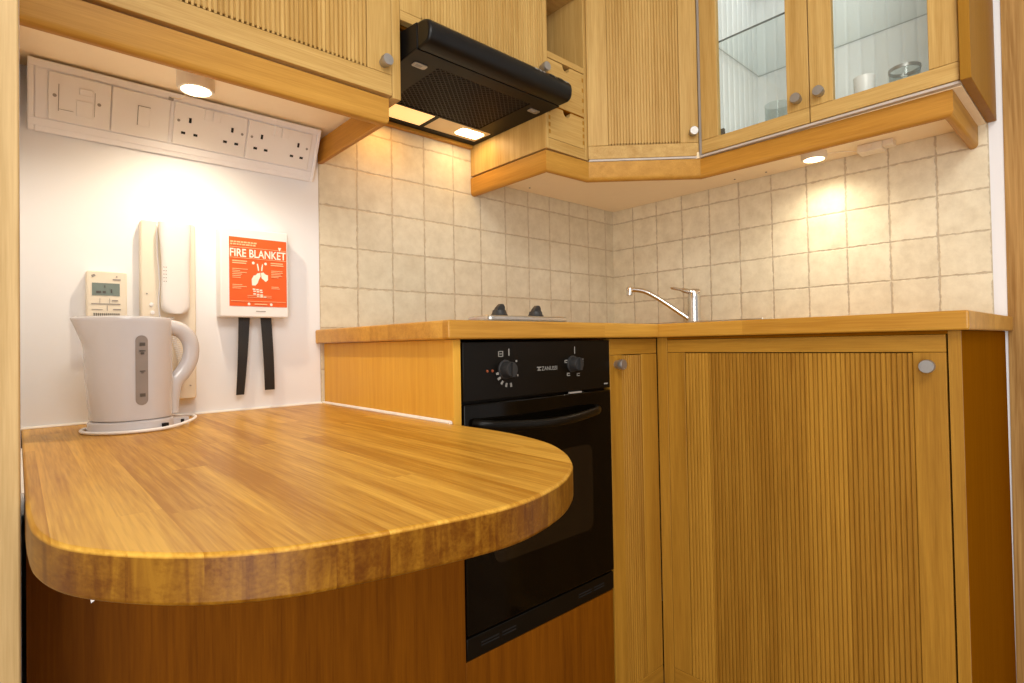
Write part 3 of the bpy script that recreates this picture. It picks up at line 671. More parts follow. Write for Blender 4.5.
# ------------------------------------------------------------------ glassware in the glazed unit
zb = CZ+.0202
g = thing('glass_tumbler', 'squat glass tumbler with dark rim behind the right-hand glass door', 'glass', (-.20, -1.066, zb))
mb = MB(); mb.lathe([(.028, 0), (.031, .004), (.0335, .108), (.032, .108), (.0295, .008), (.0001, .008)], (-.20, -1.066, zb), Z_, 28); mb.build('tumbler_body', 'gware', g)
mb = MB(); mb.lathe([(.0338, .101), (.0343, .103), (.0343, .109), (.0318, .109), (.0318, .101), (.0338, .101)], (-.20, -1.066, zb), Z_, 28, cap=False); mb.build('rim', 'satin', g, label='dark metal rim band')
mb = MB(); mb.lathe([(.019, 0), (.021, .004), (.0245, .118), (.0225, .118), (.0190, .008), (.0001, .008)], (-.20, -.978, zb), Z_, 28)
tag(mb.build('white_cup', 'plastic', base=(-.20, -.978, zb)), 'white cup left of the tumbler behind the right-hand glass door', 'cup')
mb = MB(); mb.lathe([(.028, 0), (.030, .004), (.034, .122), (.0325, .122), (.0285, .008), (.0001, .008)], (-.20, -.756, zb), Z_, 28)
tag(mb.build('drinking_glass', 'gware', base=(-.20, -.756, zb)), 'clear drinking glass behind the left-hand glass door', 'glass')

# ------------------------------------------------------------------ cooker hood
root = thing('cooker_hood', 'black slimline cooker hood with lit lamps over the hob', 'cooker hood', (-.975, -.22, 1.50))
HX0, HX1, HF, HZ = -1.2015, -.7495, -.4500, 1.4994
sec = [(-.025, 1.5145), (-.025, 1.5640), (-.345, 1.5700), (-.400, 1.5680), (-.400, 1.5060), (-.345, 1.5030)]
sec = [(-.020, 1.5025), (-.020, 1.5750), (-.3250, 1.5750), (-.3250, 1.5680), (-.4000, 1.5600), (-.4000, 1.5025)]
mb = MB(); mb.prism(sec, lambda p, h: (h, p[0], p[1]), HX0, HX1); mb.build('hood_body', 'hood', root, bevel=.002)
# rounded front fascia
fs = [(-.4005, 1.4994), (-.4005, 1.5600), (-.424, 1.5570), (-.440, 1.5500), (-.4480, 1.5400), (-.4505, 1.5270), (-.4490, 1.5130), (-.4440, 1.5040), (-.4350, 1.4994)]
mb = MB(); mb.prism(fs, lambda p, h: (h, p[0], p[1]), HX0, HX1, 0); fa = mb.build('fascia', 'hoodface', root, bevel=.006, seg=3, label='glossy rounded black front strip')
# underside tray
mb = MB(); gx0, gx1, gy0, gy1 = -1.120, -.822, -.362, -.140
L0, L1, l0, l1 = -.132, -.045, -.9700, -.9580
def under(x0, x1, y0, y1): mb.box(x0, x1, y0, y1, HZ, HZ+.0030)
under(HX0, HX1, -.3998, gy0); under(HX0, gx0, gy0, gy1); under(gx1, HX1, gy0, gy1); under(HX0, HX1, gy1, L0); under(HX0, -1.155, L0, L1); under(l0, l1, L0, L1); under(-.765, HX1, L0, L1); under(HX0, HX1, L1, -.020)
mb.build('underside', 'hood', root, label='matt black underside')
mb = MB(); mb.box(-1.185, -.770, -.4015, -.3990, HZ-.0005, HZ+.0005); mb.build('seam', 'hole', root)
# filter: diagonal mesh
mb = MB(); mb.box(gx0, gx1, gy0, gy1, HZ+.0042, HZ+.0050, 1)
st = .0150; w = .0022
def diag(sign):
    k = gx0-(gy1-gy0)
    while k < gx1+(gy1-gy0):
        # line x = k + sign*(y-gy0), clip to the window
        pts_ = []
        for y in (gy0, gy1): pts_.append((k+sign*(y-gy0), y))
        (xa, ya), (xb, yb) = pts_
        def clip(xa, ya, xb, yb):
            t0, t1 = 0., 1.; dx = xb-xa
            for lim, s in ((gx0, 1), (gx1, -1)):
                q0 = s*(xa-lim); q1 = s*(xb-lim)
                if q0 < 0 and q1 < 0: return None
                if q0 < 0: t0 = max(t0, q0/(q0-q1))
                if q1 < 0: t1 = min(t1, q0/(q0-q1))
            return (t0, t1) if t1-t0 > .01 else None
        r = clip(xa, ya, xb, yb)
        if r:
            a = Vector((xa+(xb-xa)*r[0], ya+(yb-ya)*r[0], HZ+.0026)); b = Vector((xa+(xb-xa)*r[1], ya+(yb-ya)*r[1], HZ+.0026))
            dd = (b-a); mb.obox((a+b)/2, dd/2, Vector((-dd.y, dd.x, 0)).normalized()*w/2, Z_*.0014)
        k += st
diag(1); diag(-1)
mb.build('filter_grille', ['filter', 'hole'], root, label='diamond-mesh grease filter')
def lamp(x0, x1, mat, bulbx):
    mb = MB(); mb.box(x0, x1, L0, L1, HZ+.0018, HZ+.0030); o = mb.build('lamp_cover', mat, root)
    if bulbx is not None:
        mbb = MB(); mbb.prism(rrect(.085, .050, .012), lambda p, h: (bulbx+p[0], (L0+L1)/2+p[1], h), HZ+.0010, HZ+.0017); mbb.build('bulb_glow', 'bulb', o)
lamp(-1.1548, l0-.0005, 'lampH', None); lamp(l1+.0005, -.7655, 'lampHdim', -.818)
for x, y in ((-1.1600, -.345), (-.785, -.336)):
    mb = MB(); mb.prism(rrect(.036, .020, .006), lambda p, h: (x+p[0], y+p[1], h), HZ-.0022, HZ-.0002); lt = mb.build('filter_latch', 'satin', root, bevel=.0006)
    mb = MB(); mb.obox((x-.003, y, HZ-.0028), (.008, 0, 0), (0, .004, 0), (0, 0, .0006)); mb.build('latch_slider', 'print', lt)
# controls on the fascia slope
fd = Vector((0, -.008, -.010)).normalized()
def on_face(x, t):  # point on the upper slope of the fascia
    a, b = Vector((x, -.440, 1.5500)), Vector((x, -.4480, 1.5400)); return a+(b-a)*t
fn = Vector((0, -.010, .008)).normalized()
mb = MB()
for x, wd in ((-.868, .010), (-.853, .006), (-.841, .005), (-.802, .004), (-.766+.006, .004)): mb.obox(on_face(x-.01, .45)+fn*.0004, X_*wd/2, fd*.0035, fn*.0005)
mb.each('control_button', 'print', fa, label='small pale control button')
mb = MB()
for x in (-.822, -.790): mb.obox(on_face(x, .5)+fn*.0006, X_*.008, fd*.004, fn*.0012)
mb.each('slide_switch', 'rubber', fa)
mb = MB()
x = -.7730
for k, wd in enumerate((.004, .003, .0045, .003, .004)): mb.obox(on_face(x+.0012, .30)+fn*.0004, X_*wd/2*.8, fd*.0013, fn*.0004); x += .0042
mb.build('maker_mark', 'print', fa, label='tiny pale printed mark')

# ------------------------------------------------------------------ socket trunking below the left unit
root = thing('socket_trunking', 'long white angled socket trunking under the left wall cabinet', 'sockets', (-1.56, -.03, 1.29))
y0t, z0t, y1t, z1t = -.0085, 1.2950, -.0655, 1.4070     # bottom and top of sloping face
sl = Vector((0, y1t-y0t, z1t-z0t)).normalized(); sn = Vector((0, -sl.z, sl.y))   # up the slope, outwards
SLn = Vector((0, y1t-y0t, z1t-z0t)).length
prof = [(-.0012, 1.2870), (-.0060, 1.2860), (y0t-.002, 1.2920), (y1t, z1t-.004), (y1t+.003, z1t), (-.0012, z1t)]
mb = MB(); mb.prism(prof, lambda p, h: (h, p[0], p[1]), -1.8235, -1.2840); mb.build('trunking_body', 'trunk', root, bevel=.002)
mb = MB(); pr2 = [(p[0]-.0012 if p[0] < -.002 else p[0], p[1]) for p in prof]
mb.prism(pr2, lambda p, h: (h, p[0], p[1]), -1.2838, -1.2740); mb.build('end_cap', 'trunk', root, bevel=.003); mb = MB(); mb.prism(pr2, lambda p, h: (h, p[0], p[1]), -1.8335, -1.8237); mb.build('end_cap', 'trunk', root, bevel=.003)
def tp(x, t, h=0.):   # point on sloping face: t from 0 (bottom) to 1 (top)
    return Vector((x, y0t, z0t))+sl*SLn*t+sn*(.0022+h)
# lips along the face
mb = MB(); mb.obox(tp(-1.558, .93, .0008), X_*.274, sl*SLn*.055, sn*.0022); mb.obox(tp(-1.558, .075, .0008), X_*.274, sl*SLn*.060, sn*.0022); mb.each('cover_lip', 'trunk', root, bevel=.001)
PW = SLn*.70
def faceplate(x0, x1, name, label):
    mb = MB(); plate(mb, tp((x0+x1)/2, .505, .0002), X_, sl, x1-x0-.0012, PW, .0055, .002); return mb.build(name, 'plastic', root, bevel=.001, label=label)
def rect(mb, x, t, w, h, up=.0060, th=.0006): mb.obox(tp(x, t, up), X_*w/2, sl*h/2, sn*th)
# fused spur
f = faceplate(-1.8040, -1.7060, 'spur_plate', 'fused switch plate')
cx = -1.7580
mb = MB()
for a, b_, c_, d_ in ((cx-.030, .50, .0012, .050), (cx+.026, .50, .0008, .046), (cx-.018, .33, .022, .0008), (cx+.010, .68, .018, .0008)): rect(mb, a, b_, c_, d_)
mb.each('outline', 'printgrey', f)
mb = MB(); rect(mb, cx+.010, .40, .026, .030, .0065, .0015); mb.build('fuse_carrier', 'plastic', f, bevel=.0006)
mb = MB(); rect(mb, cx+.012, .66, .022, .012, .0068, .0020); mb.build('switch', 'plastic', f, bevel=.0006)
mb = MB()
for x in (cx-.036, cx+.033): mb.lathe([(.0032, 0), (.0028, .0008), (.0001, .001)], tp(x, .52, .0058), sn, 12)
mb.each('screw', 'printgrey', f)
# rocker switch
f = faceplate(-1.7050, -1.6030, 'switch_plate', 'single rocker switch plate')
mb = MB(); rect(mb, -1.6500, .50, .022, .040, .0058, .0012); fr_ = mb.build('switch_surround', 'printgrey', f)
mb = MB(); rect(mb, -1.6495, .495, .0205, .0385, .0075, .0020); mb.build('rocker', 'plastic', f, bevel=.0008)
# double sockets
def dbl(x0, x1):
    f = faceplate(x0, x1, 'socket_plate', 'double three-pin socket'); w = (x1-x0); c = (x0+x1)/2
    ho = MB()
    for s in (-1, 1):
        xx = c+s*w*.285
        rect(ho, xx+s*.0005, .60, .0048, .0105, .0060); rect(ho, xx-.0120, .37, .0080, .0052, .0060); rect(ho, xx+.0120, .37, .0080, .0052, .0060)
    ho.each('pin_hole', 'hole', f)
    sw = MB()
    for s in (-1, 1): rect(sw, c+s*.0085, .76, .0150, .0230, .0068, .0020)
    sw.each('switch', 'plastic', f, bevel=.0006)
    sc = MB()
    for s in (-1, 1): sc.lathe([(.0030, 0), (.0026, .0008), (.0001, .001)], tp(c+s*w*.435, .565, .0058), sn, 12)
    sc.each('screw', 'printgrey', f)
dbl(-1.5960, -1.4480); dbl(-1.4460, -1.2960)
mb = MB(); rect(mb, -1.8130, .505, .016, PW*.98, .0008, .0010); rect(mb, -1.2905, .505, .010, PW*.98, .0008, .0010); rect(mb, -1.5995, .505, .005, PW*.98, .0008, .0010); mb.each('blank_cover', 'trunk', root)
mb = MB(); rect(mb, -1.6035, .88, .0090, .0070, .0030, .0025); mb.build('cable_grommet', 'printgrey', root)

# ------------------------------------------------------------------ puck lamps and junction box
def puck(x, y, label, h=.026, r=.034, cab=None, cz=CZ):
    root = thing('puck_light', label, 'lamp', (x, y, cz-h), 'round lamps under the wall cabinets')
    mb = MB(); mb.lathe([(r, 0), (r, -h*.85), (r-.002, -h), (r-.007, -h-.0005), (r-.0075, -h+.003), (.0001, -h+.003)], (x, y, cz-.0002), Z_, 36); mb.build('lamp_housing', 'cream', root)
    mb = MB(); mb.lathe([(r-.0080, 0), (r-.010, -.0018), (.0001, -.0030)], (x, y, cz-h+.0025), Z_, 32); mb.build('lens', 'lampA', root, label='glowing warm white lens')
    if cab:
        mb = MB(); mb.tube(catmull(cab, 5), .0011, 8); mb.build('cable', 'cream', root)
    return root
PA = (-1.5805, -.1770); PB = (-.1150, -.8230)
puck(*PA, 'lit round lamp under the left wall cabinet above the white sockets', cab=[(PA[0]-.004, PA[1]+.034, CL-.010), (PA[0]-.006, -.130, CL-.022), (PA[0]-.008, -.090, CL-.024), (-1.5995, -.0740, CL-.020), (-1.6035, -.0690, CL-.018)], cz=CL, h=.036)
puck(*PB, 'lit round lamp under the glass cabinet above the right worktop', cab=[(PB[0], PB[1]-.034, CZ-.010), (PB[0]+.01, -.880, CZ-.010), (-.085, -.905, CZ-.010), (-.075, -.922, CZ-.014)], h=.019)
root = thing('junction_box', 'small cream cable connector box under the glass cabinet near the tiles', 'connector', (-.06, -.95, CZ-.02))
mb = MB(); mb.box(-.085, -.040, -.985, -.925, CZ-.022, CZ-.0004); mb.build('connector_body', 'cream', root, bevel=.002)
mb = MB(); mb.box(-.080, -.045, -1.010, -.985, CZ-.016, CZ-.0004); mb.box(-.089, -.085, -.962, -.948, CZ-.018, CZ-.006); mb.each('plug', 'cream', root, bevel=.0015)

# ------------------------------------------------------------------ thermostat
root = thing('room_thermostat', 'cream wall thermostat with grey display behind the kettle', 'thermostat', (-1.712, -.013, .90))
tx0, tx1, tz0, tz1 = -1.7455, -1.6785, .893, 1.0175; TF = -.025
mb = MB(); mb.prism(rrect(tx1-tx0, tz1-tz0, .004), lambda p, h: ((tx0+tx1)/2+p[0], h, (tz0+tz1)/2+p[1]), TF, -.0004); mb.build('case', 'cream', root, bevel=.002)
mb = MB(); mb.box(-1.7368, -1.6910, TF-.0008, TF-.0001, .9675, .9930); sc_ = mb.build('display', 'lcd', root, label='grey green lcd display')
mb = MB()
for x, z, w_, h_ in ((-1.726, .9745, .008, .0045), (-1.717, .9745, .005, .0045), (-1.705, .977, .002, .008), (-1.7160, .9860, .0015, .004)): mark(mb, x, z, w_, h_, TF-.0006)
mb.each('digit', 'printdark', sc_)
mb = MB(); mark(mb, -1.7345, 1.0075, .006, .0045, TF, .5); mark(mb, -1.6960, 1.0010, .013, .0024, TF); mark(mb, -1.6960, 1.0070, .0024, .0024, TF); mark(mb, -1.6990, .9580, .010, .0020, TF); mark(mb, -1.6960, .9395, .013, .0022, TF); mark(mb, -1.7285, .9390, .018, .0010, TF)
mark(mb, -1.7120, .9420, .0008, .011, TF); mark(mb, -1.7240, .9570, .0006, .010, TF); mark(mb, -1.7080, .9570, .0006, .010, TF)
mb.build('markings', 'printgrey', root)
mb = MB(); mb.box(-1.7380, -1.6900, TF-.0010, TF-.0001, .9495, .9515)
mb.build('flap_lip', 'printgrey', root)
mb = MB()
for k in range(13): mark(mb, -1.7335+k*.0034, .9290, .0018, .0055, TF)
mb.each('vent_slot', 'printdark', root)

# ------------------------------------------------------------------ intercom phone
root = thing('intercom_phone', 'white door intercom phone on the white wall behind the kettle', 'phone', (-1.605, -.02, .745))
ix0, ix1, iz0, iz1 = -1.6545, -1.5515, .745, 1.1340; IF = -.026
mb = MB(); mb.prism(rrect(ix1-ix0, iz1-iz0, .007), lambda p, h: ((ix0+ix1)/2+p[0], h, (iz0+iz1)/2+p[1]), IF, -.0004); mb.build('base', 'cream', root, bevel=.003)
# handset: loft along z
mb = MB(); hs = []
for k in range(31):
    t = min(1, (k/24 if k < 22 else 21/24+(1-21/24)*math.sin(math.pi/2*(k-21)/9))); z = 1.128-.196*t
    wv = .0310-.0025*math.sin(math.pi*min(1, t*1.15))**2-.0045*t -.012*max(0., (t-.90)/.10)**3
    dep = .030-.010*math.sin(math.pi*t); bk = -.029-.010*math.sin(math.pi*t)
    hs.append((z, wv, dep, bk))
n = 20; vs = []; xc = -1.5945
for z, wv, dep, bk in hs:
    for k in range(n):
        a = 2*math.pi*k/n; ca, sa = math.cos(a), math.sin(a)
        x = wv*math.copysign(abs(ca)**.7, ca); y = dep/2*math.copysign(abs(sa)**.7, sa); vs.append((xc+x, bk-dep/2+.002-y*1.0, z))
mb.add(vs, [(j*n+k, j*n+(k+1) % n, (j+1)*n+(k+1) % n, (j+1)*n+k) for j in range(len(hs)-1) for k in range(n)], 0, True); mb.add(vs[:n], [tuple(range(n))]); mb.add(vs[-n:], [tuple(reversed(range(n)))])
hsx = mb.build('handset', 'plastic', root, label='white handset')
mb = MB()
for r_ in range(5):
    for c_ in range(2): mb.lathe([(.0011, 0), (.0001, .0004)], (xc-.0235+c_*.004, -.0585, 1.030-r_*.0075), -Y_, 8)
mb.each('speaker_hole', 'printgrey', hsx)
mb = MB()
mb.tube([(xc-.031, IF-.001, 1.125), (xc-.030, IF-.001, 1.06), (xc-.026, IF-.001, 1.00), (xc-.029, IF-.001, .955), (xc-.026, IF-.001, .925)], .0016, 8); mb.build('cradle_edge', 'trunk', root)
mb = MB()
for x, z in ((-1.636, .952), (-1.634, .935), (-1.634, .920)): mb.lathe([(.0042, 0), (.0040, .0015), (.0001, .002)], (x, IF, z), -Y_, 12)
mb.each('button', 'trunk', root); mb = MB(); mark(mb, -1.6440, .9750, .0025, .0025, IF); mark(mb, -1.564, .775, .004, .002, IF, -.6); mb.build('markings', 'printgrey', root)
path = []
for k in range(260):
    t = k/259; zc = .925-.150*t; xq = -1.602+.022*math.sin(math.pi*t*.9)*t+.006*t; a = 2*math.pi*34*t
    path.append((xq+.0058*math.cos(a), -.036+.0058*math.sin(a), zc))
mb = MB(); mb.tube(path, .0013, 6); mb.build('coiled_cord', 'plastic', root, label='coiled white cord')

# ------------------------------------------------------------------ fire blanket
root = thing('fire_blanket_box', 'white wall box with orange label and two black straps', 'fire blanket', (-1.43, -.02, .93))
bx0, bx1, bz0, bz1 = -1.5050, -1.3520, .9280, 1.1365; BF = -.040
mb = MB(); mb.prism(rrect(bx1-bx0, bz1-bz0, .005), lambda p, h: ((bx0+bx1)/2+p[0], h, (bz0+bz1)/2+p[1]), BF, -.0004); mb.build('case', 'plastic', root, bevel=.003, label='white plastic case')
lx0, lx1, lz0, lz1 = -1.4865, -1.3570, .9535, 1.1145; lc = (lx0+lx1)/2; lw = lx1-lx0; lh = lz1-lz0
mb = MB(); mb.box(lx0, lx1, BF-.0008, BF-.0001, lz0, lz1); lab = mb.build('label_panel', 'red', root, label='orange red printed label')
LF = BF-.0008
def lp(u_, v_): return (lx0+lw*u_, LF, lz1-lh*v_)
def lmark(mb, u_, v_, w_, h_):  x, y, z = lp(u_+w_/2, v_); mark(mb, x, z, lw*w_, lh*h_, LF)
lettering('FIRE BLANKET', lp(.5, .225), X_, Z_, lh*.118, 'labelwhite', lab, width=lw*.975, bold=.018)
lo = MB()
for v_, w0 in ((.07, .42), (.105, .42)):
    u_ = .02
    while u_ < w0: w_ = random.uniform(.03, .075); lmark(lo, u_, v_, w_, .022); u_ += w_+.012
for v_ in (.145, .30): lmark(lo, .01, v_, .98, .006)
for u0, u1, v0s in ((.05, .33, (.345, .375)), (.71, .96, (.345, .375))):
    for v_ in v0s: lmark(lo, u0, v_, u1-u0-random.uniform(0, .05), .016)
for u0, v0s in ((.05, (.46, .485, .51, .535, .56, .585, .69, .715, .74)), (.72, (.46, .485, .51, .535, .555, .70, .725))):
    for v_ in v0s: lmark(lo, u0, v_, random.uniform(.12, .26), .009)
for v_ in (.84, .865, .925): lmark(lo, .02 if v_ > .9 else .30, v_, .96 if v_ > .9 else .42, .006)
lmark(lo, .42, .965, .22, .016)
lo.build('small_print', 'orangelight', lab, label='pale rows of small print')
wh = MB()
def poly_on(pts_, mb_=wh):
    mb_.prism(pts_, lambda p, h: (lx0+lw*p[0], h, lz1-lh*p[1]), LF-.0003, LF-.0001)
for cu_, cv_ in ((.405, .36), (.62, .36), (.325, .965), (.715, .965)): poly_on([(cu_+.024*math.cos(a*math.pi/5), cv_+.021*math.sin(a*math.pi/5)) for a in range(10)])
poly_on([(.465, .37), (.485, .365), (.50, .42), (.505, .47), (.485, .47)]); poly_on([(.56, .365), (.575, .37), (.56, .47), (.54, .47), (.545, .42)])
poly_on([(.38, .69), (.375, .60), (.41, .545), (.45, .535), (.47, .51), (.52, .50), (.53, .55), (.50, .60), (.48, .65), (.44, .69)])
poly_on([(.53, .50), (.58, .49), (.62, .52), (.66, .53), (.66, .60), (.62, .63), (.58, .60), (.55, .58)])
for v_, u0 in ((.745, .39), (.775, .40), (.815, .40), (.845, .46)):
    for k in range(3): lmark(wh, u0+.06*k, v_+.006*k, .045, .018)
poly_on([(.845, .10), (.905, .10), (.89, .13), (.875, .16), (.86, .13)])
wh.each('pictogram', 'labelwhite', lab, label='white pictures and symbols')
mb = MB(); mark(mb, -1.4180, .9425, .022, .0018, BF); mb.build('case_marking', 'printgrey', root)
def strap(xa, xb, za, xc_, xd, zb_, yb):
    mb = MB(); nseg = 8; vs = []
    for k in range(nseg+1):
        t = k/nseg; z = za+(zb_-za)*t; y = BF*.62*(1-t)+yb*t-.004*math.sin(math.pi*t)
        a, b_ = xa+(xc_-xa)*t, xb+(xd-xb)*t
        for q in ((a, y, z), (b_, y, z), (b_, y+.0016, z), (a, y+.0016, z)): vs.append(q)
    fs = [(4*j+k, 4*j+(k+1) % 4, 4*(j+1)+(k+1) % 4, 4*(j+1)+k) for j in range(nseg) for k in range(4)]
    mb.add(vs, fs); mb.add(vs[:4], [(0, 1, 2, 3)]); mb.add(vs[-4:], [(3, 2, 1, 0)])
    mb.box(min(xa, xc_)+.001, max(xb, xd)-.001, BF*.62-.006, BF*.62-.0042, za-.040, za-.012) if 0 else None
    return mb.build('strap', 'strap', root, label='black webbing pull strap')
strap(-1.4630, -1.4380, .9278, -1.4690, -1.4515, .7460, -.022); strap(-1.4140, -1.3890, .9278, -1.4045, -1.3815, .7535, -.022)

# ------------------------------------------------------------------ kettle and its base
KX, KY, KZ = -1.6900, -.1650, HB
root = thing('kettle_stand', 'white kettle power base with its cord wound round it on the bar', 'kettle base', (KX, KY, KZ))
def oval(rx, ry, z, n=40): return [(KX+rx*math.cos(2*math.pi*k/n), KY+ry*math.sin(2*math.pi*k/n), z) for k in range(n)]
def loft(mb, rings, mi=0, cap=True):
    n = len(rings[0]); vs = [p for r in rings for p in r]
    mb.add(vs, [(j*n+k, j*n+(k+1) % n, (j+1)*n+(k+1) % n, (j+1)*n+k) for j in range(len(rings)-1) for k in range(n)], mi, True)
    if cap: mb.add(rings[0], [tuple(reversed(range(n)))], mi); mb.add(rings[-1], [tuple(range(n))], mi)
mb = MB(); loft(mb, [oval(.066, .068, HB+.0004), oval(.0675, .070, HB+.002), oval(.066, .0675, HB+.018), oval(.062, .064, HB+.0205)])
mb.box(KX+.045, KX+.088, KY-.030, KY+.030, HB+.0004, HB+.0150); mb.build('power_base', 'kettle', root)
KYAW = math.radians(11)
cord = []
for k in range(74):
    a = math.radians(-205+k*5.0); r1 = .079+.010*max(0, math.cos(a)); cord.append((KX+.004+(r1+.014*max(0, math.cos(a)))*math.cos(a), KY+r1*math.sin(a), HB+.0038+.010*max(0, math.cos(a))**2))
mb = MB(); mb.tube(cord, .0030, 10); mb.build('cord', 'plastic', root, label='white mains cord')
mb = MB()
for a in (-62, -22): aa = math.radians(a); mb.obox((KX+.070*math.cos(aa)+(.012 if a > -40 else 0), KY+.0725*math.sin(aa), HB+.0075), (.004, .003, 0), (.002, -.003, 0), (0, 0, .0045))
mb.each('cord_clip', 'hole', root, label='small black cord notch')
root = thing('kettle', 'white plastic jug kettle standing on its base at the left of the bar', 'kettle', (KX, KY, HB+.021))
Z0, Z1 = HB+.0225, .9120
def krad(t):  # radii up the body
    return .0632+.0015*math.sin(math.pi*t)-.0005*t, .0640+.0005*math.sin(math.pi*t)
NK = 48; rings = []
for j in range(26):
    t = j/25; z = Z0+(Z1-Z0)*t; rx, ry = krad(t); r = []
    zl = max(0., (t-.72)/.28)
    for k in range(NK):
        a = 2*math.pi*k/NK; ca, sa = math.cos(a), math.sin(a)
        x = rx*math.copysign(abs(ca)**.85, ca); y = ry*math.copysign(abs(sa)**.92, sa)
        da = abs(abs(math.atan2(sa, ca))-math.pi)
        x -= (.012*max(0, t-.05)*(1 if ca < 0 else 0)*abs(ca)); lip = math.exp(-(da/.33)**2)*zl**1.1
        x -= .0185*lip
        tilt = -.004*max(0, 1-t*4)*0
        r.append((KX+x, KY+y, z))
    rings.append(r)
def shrink(r, f, dz): return [(KX+(p[0]-KX)*f, KY+(p[1]-KY)*f, p[2]+dz) for p in r]
mb = MB(); loft(mb, [shrink(rings[0], .975, -.001)]+rings+[shrink(rings[-1], .985, .0022), shrink(rings[-1], .95, .0030), shrink(rings[-1], .93, .0008)]); mb.build('kettle_body', 'kettle', root)
mb = MB(); loft(mb, [shrink(rings[-1], .90, .0012), shrink(rings[-1], .89, .0042), shrink(rings[-1], .5, .0065), shrink(rings[-1], .1, .0070)]); mb.build('lid', 'kettle', root)
hx = KX+.0600
hpth = catmull([(hx-.014, KY, .8990), (hx+.006, KY, .8990), (hx+.026, KY, .8930), (hx+.0405, KY, .8770), (hx+.0455, KY, .8560), (hx+.0420, KY, .8320), (hx+.0300, KY, .8100), (hx+.0150, KY, .7920), (hx+.0085, KY, .7700), (hx+.0060, KY, .7500), (hx+.0050, KY, .7315)], 5)
m = len(hpth); mb = MB(); mb.tube(hpth, [.0150 for i in range(m)], 16, up=(0, 1, 0), ry=[.0150-.0035*math.sin(math.pi*i/m) for i in range(m)]); mb.build('handle', 'kettle', root, label='arched white handle')
# water gauge follows the body
def bsurf(x, z):
    t = (z-Z0)/(Z1-Z0); rx, ry = krad(t); c = min(.999, abs((x-KX)/rx))**(1/.85); s = math.sqrt(1-c*c)**.92; return KY-ry*s
gx, gz0, gz1, gw = KX-.0050, .7560, .8815, .0098
def gstrip(x, za, zb_, w_, out, rnd):
    mb = MB(); rows = []; n = 40
    for j in range(n+1):
        z = za+(zb_-za)*(1-math.cos(math.pi*j/n))/2; e = min(z-za, zb_-z); hw = w_ if e >= rnd else w_*math.sqrt(max(.0, 1-((rnd-e)/rnd)**2)); rows.append([(x+hw*q, bsurf(x+hw*q, z)-out, z) for q in (-1, -.5, 0, .5, 1)])
    vs = [p for r in rows for p in r]; mb.add(vs, [(j*5+k, j*5+k+1, (j+1)*5+k+1, (j+1)*5+k) for j in range(n) for k in range(4)], 0, True); return mb
wg = gstrip(gx, gz0, gz1, gw, .0009, .0098).build('water_gauge', 'gauge', root, label='grey upright water level window')
mb = MB()
for z, w_, h_ in ((.8655, .009, .006), (.8535, .010, .0022), (.8490, .006, .004), (.8170, .009, .002), (.8140, .005, .0015), (.7740, .009, .006)): mb.obox((gx+.001, bsurf(gx, z)-.0013, z), (w_/2, w_/2*.12, 0), (0, .0004, 0), (0, 0, h_/2))
mb.each('level_mark', 'printdark', wg)
for nm in ('kettle', 'kettle_stand'): bpy.data.objects[nm].rotation_euler.z = KYAW

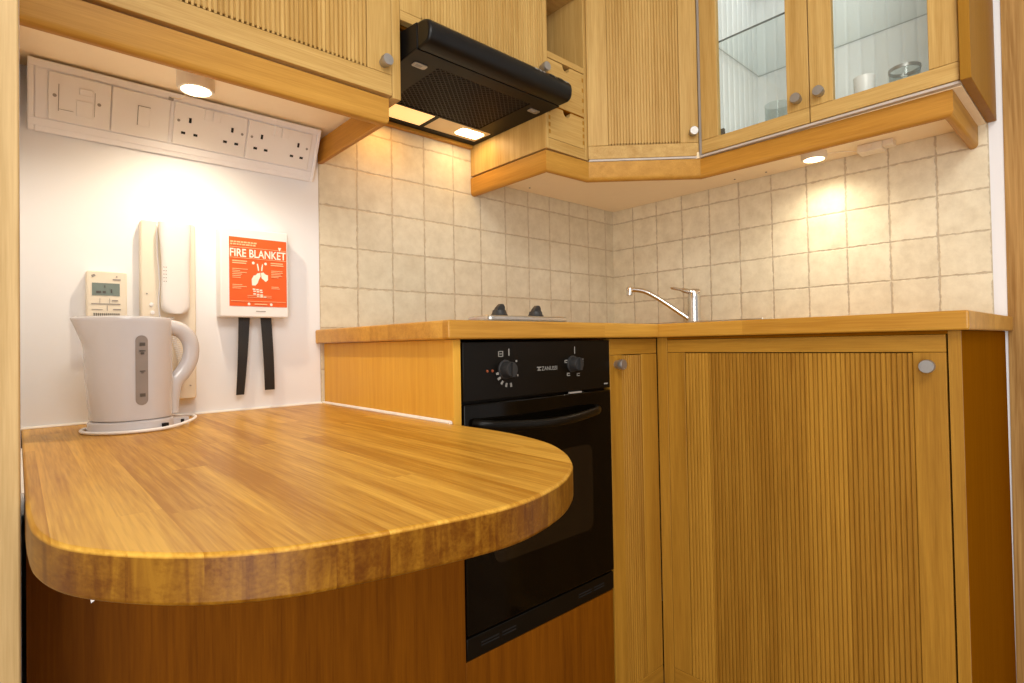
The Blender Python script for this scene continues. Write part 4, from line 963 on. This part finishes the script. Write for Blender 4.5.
# ------------------------------------------------------------------ camera
F_, YAW, PIT, ROL = 548.6135, -.7355, .016, -.018
SX, SY = 1.24, -6.11
cl = Vector((-1.8491, -1.4114, .8535+ZO))
F0 = Vector((-math.sin(YAW), math.cos(YAW), 0)); R = Vector((math.cos(YAW), math.sin(YAW), 0))
Fw = F0*math.cos(PIT)+Z_*math.sin(PIT); U = Z_*math.cos(PIT)-F0*math.sin(PIT)
c, s = math.cos(ROL), math.sin(ROL); Rc = R*c+U*s; Uc = U*c-R*s
cam = bpy.data.cameras.new('camera'); co = bpy.data.objects.new('camera', cam); COL.objects.link(co)
mw = Matrix((Rc, Uc, -Fw)).transposed().to_4x4(); mw.translation = cl; co.matrix_world = mw
cam.sensor_width = 36; cam.lens = F_*36/1024; cam.shift_x = -SX/1024; cam.shift_y = SY/1024; cam.clip_start = .01
SC.camera = co

# ------------------------------------------------------------------ light
def light(kind, name, loc, energy, col, aim=None, **kw):
    l = bpy.data.lights.new(name, kind); l.energy = energy; l.color = col
    for k, v in kw.items(): setattr(l, k, v)
    o = bpy.data.objects.new(name, l); COL.objects.link(o); o.location = (loc[0], loc[1], loc[2]+ZO)
    if aim: o.rotation_euler = (Vector(aim)-Vector(loc)).to_track_quat('-Z', 'Y').to_euler()
    return o
WARM = (1., .85, .63)
light('SPOT', 'puck_beam', (PA[0], PA[1], CL-.042), 6.6, WARM, (PA[0], PA[1]+.02, 0), spot_size=math.radians(150), spot_blend=.8, shadow_soft_size=.013)
light('SPOT', 'puck_beam', (PB[0], PB[1], CZ-.024), 5.2, (1., .89, .70), (PB[0]+.01, PB[1]-.03, 0), spot_size=math.radians(150), spot_blend=1., shadow_soft_size=.013)
light('AREA', 'hood_beam', (-.83, -.09, HZ-.004), .25, (1., .62, .28), (-.83, -.14, 0), size=.05)
light('AREA', 'hood_beam', (-1.08, -.09, HZ-.004), .4, (1., .50, .14), (-1.08, -.14, 0), size=.05)
light('AREA', 'ceiling_lamp', (-1.75, -1.95, 2.12), 20, (1., .96, .90), (-.9, -.7, .8), shape='RECTANGLE', size=1.0, size_y=.6)
light('AREA', 'low_fill_light', (-2.75, -2.15, .80), 36, (1., .97, .93), (-.7, -.65, 1.05), shape='RECTANGLE', size=1.2, size_y=1.8)  # added soft fill, low at left behind the camera, no known window
light('AREA', 'cabinet_fill_light', (-.17, -.90, TOP-.03), .35, (.93, .97, 1.), (-.17, -.90, 0), shape='RECTANGLE', size=.2, size_y=.45)  # added fill that brightens the glazed cabinet, no lamp known in there
w = bpy.data.worlds.new('world'); SC.world = w; w.use_nodes = True
bg = w.node_tree.nodes['Background']; bg.inputs[0].default_value = (1., .97, .95, 1); bg.inputs[1].default_value = .44
SC.cycles.diffuse_bounces = 7
SC.view_settings.view_transform = 'Standard'; SC.view_settings.look = 'None'; SC.view_settings.exposure = 0
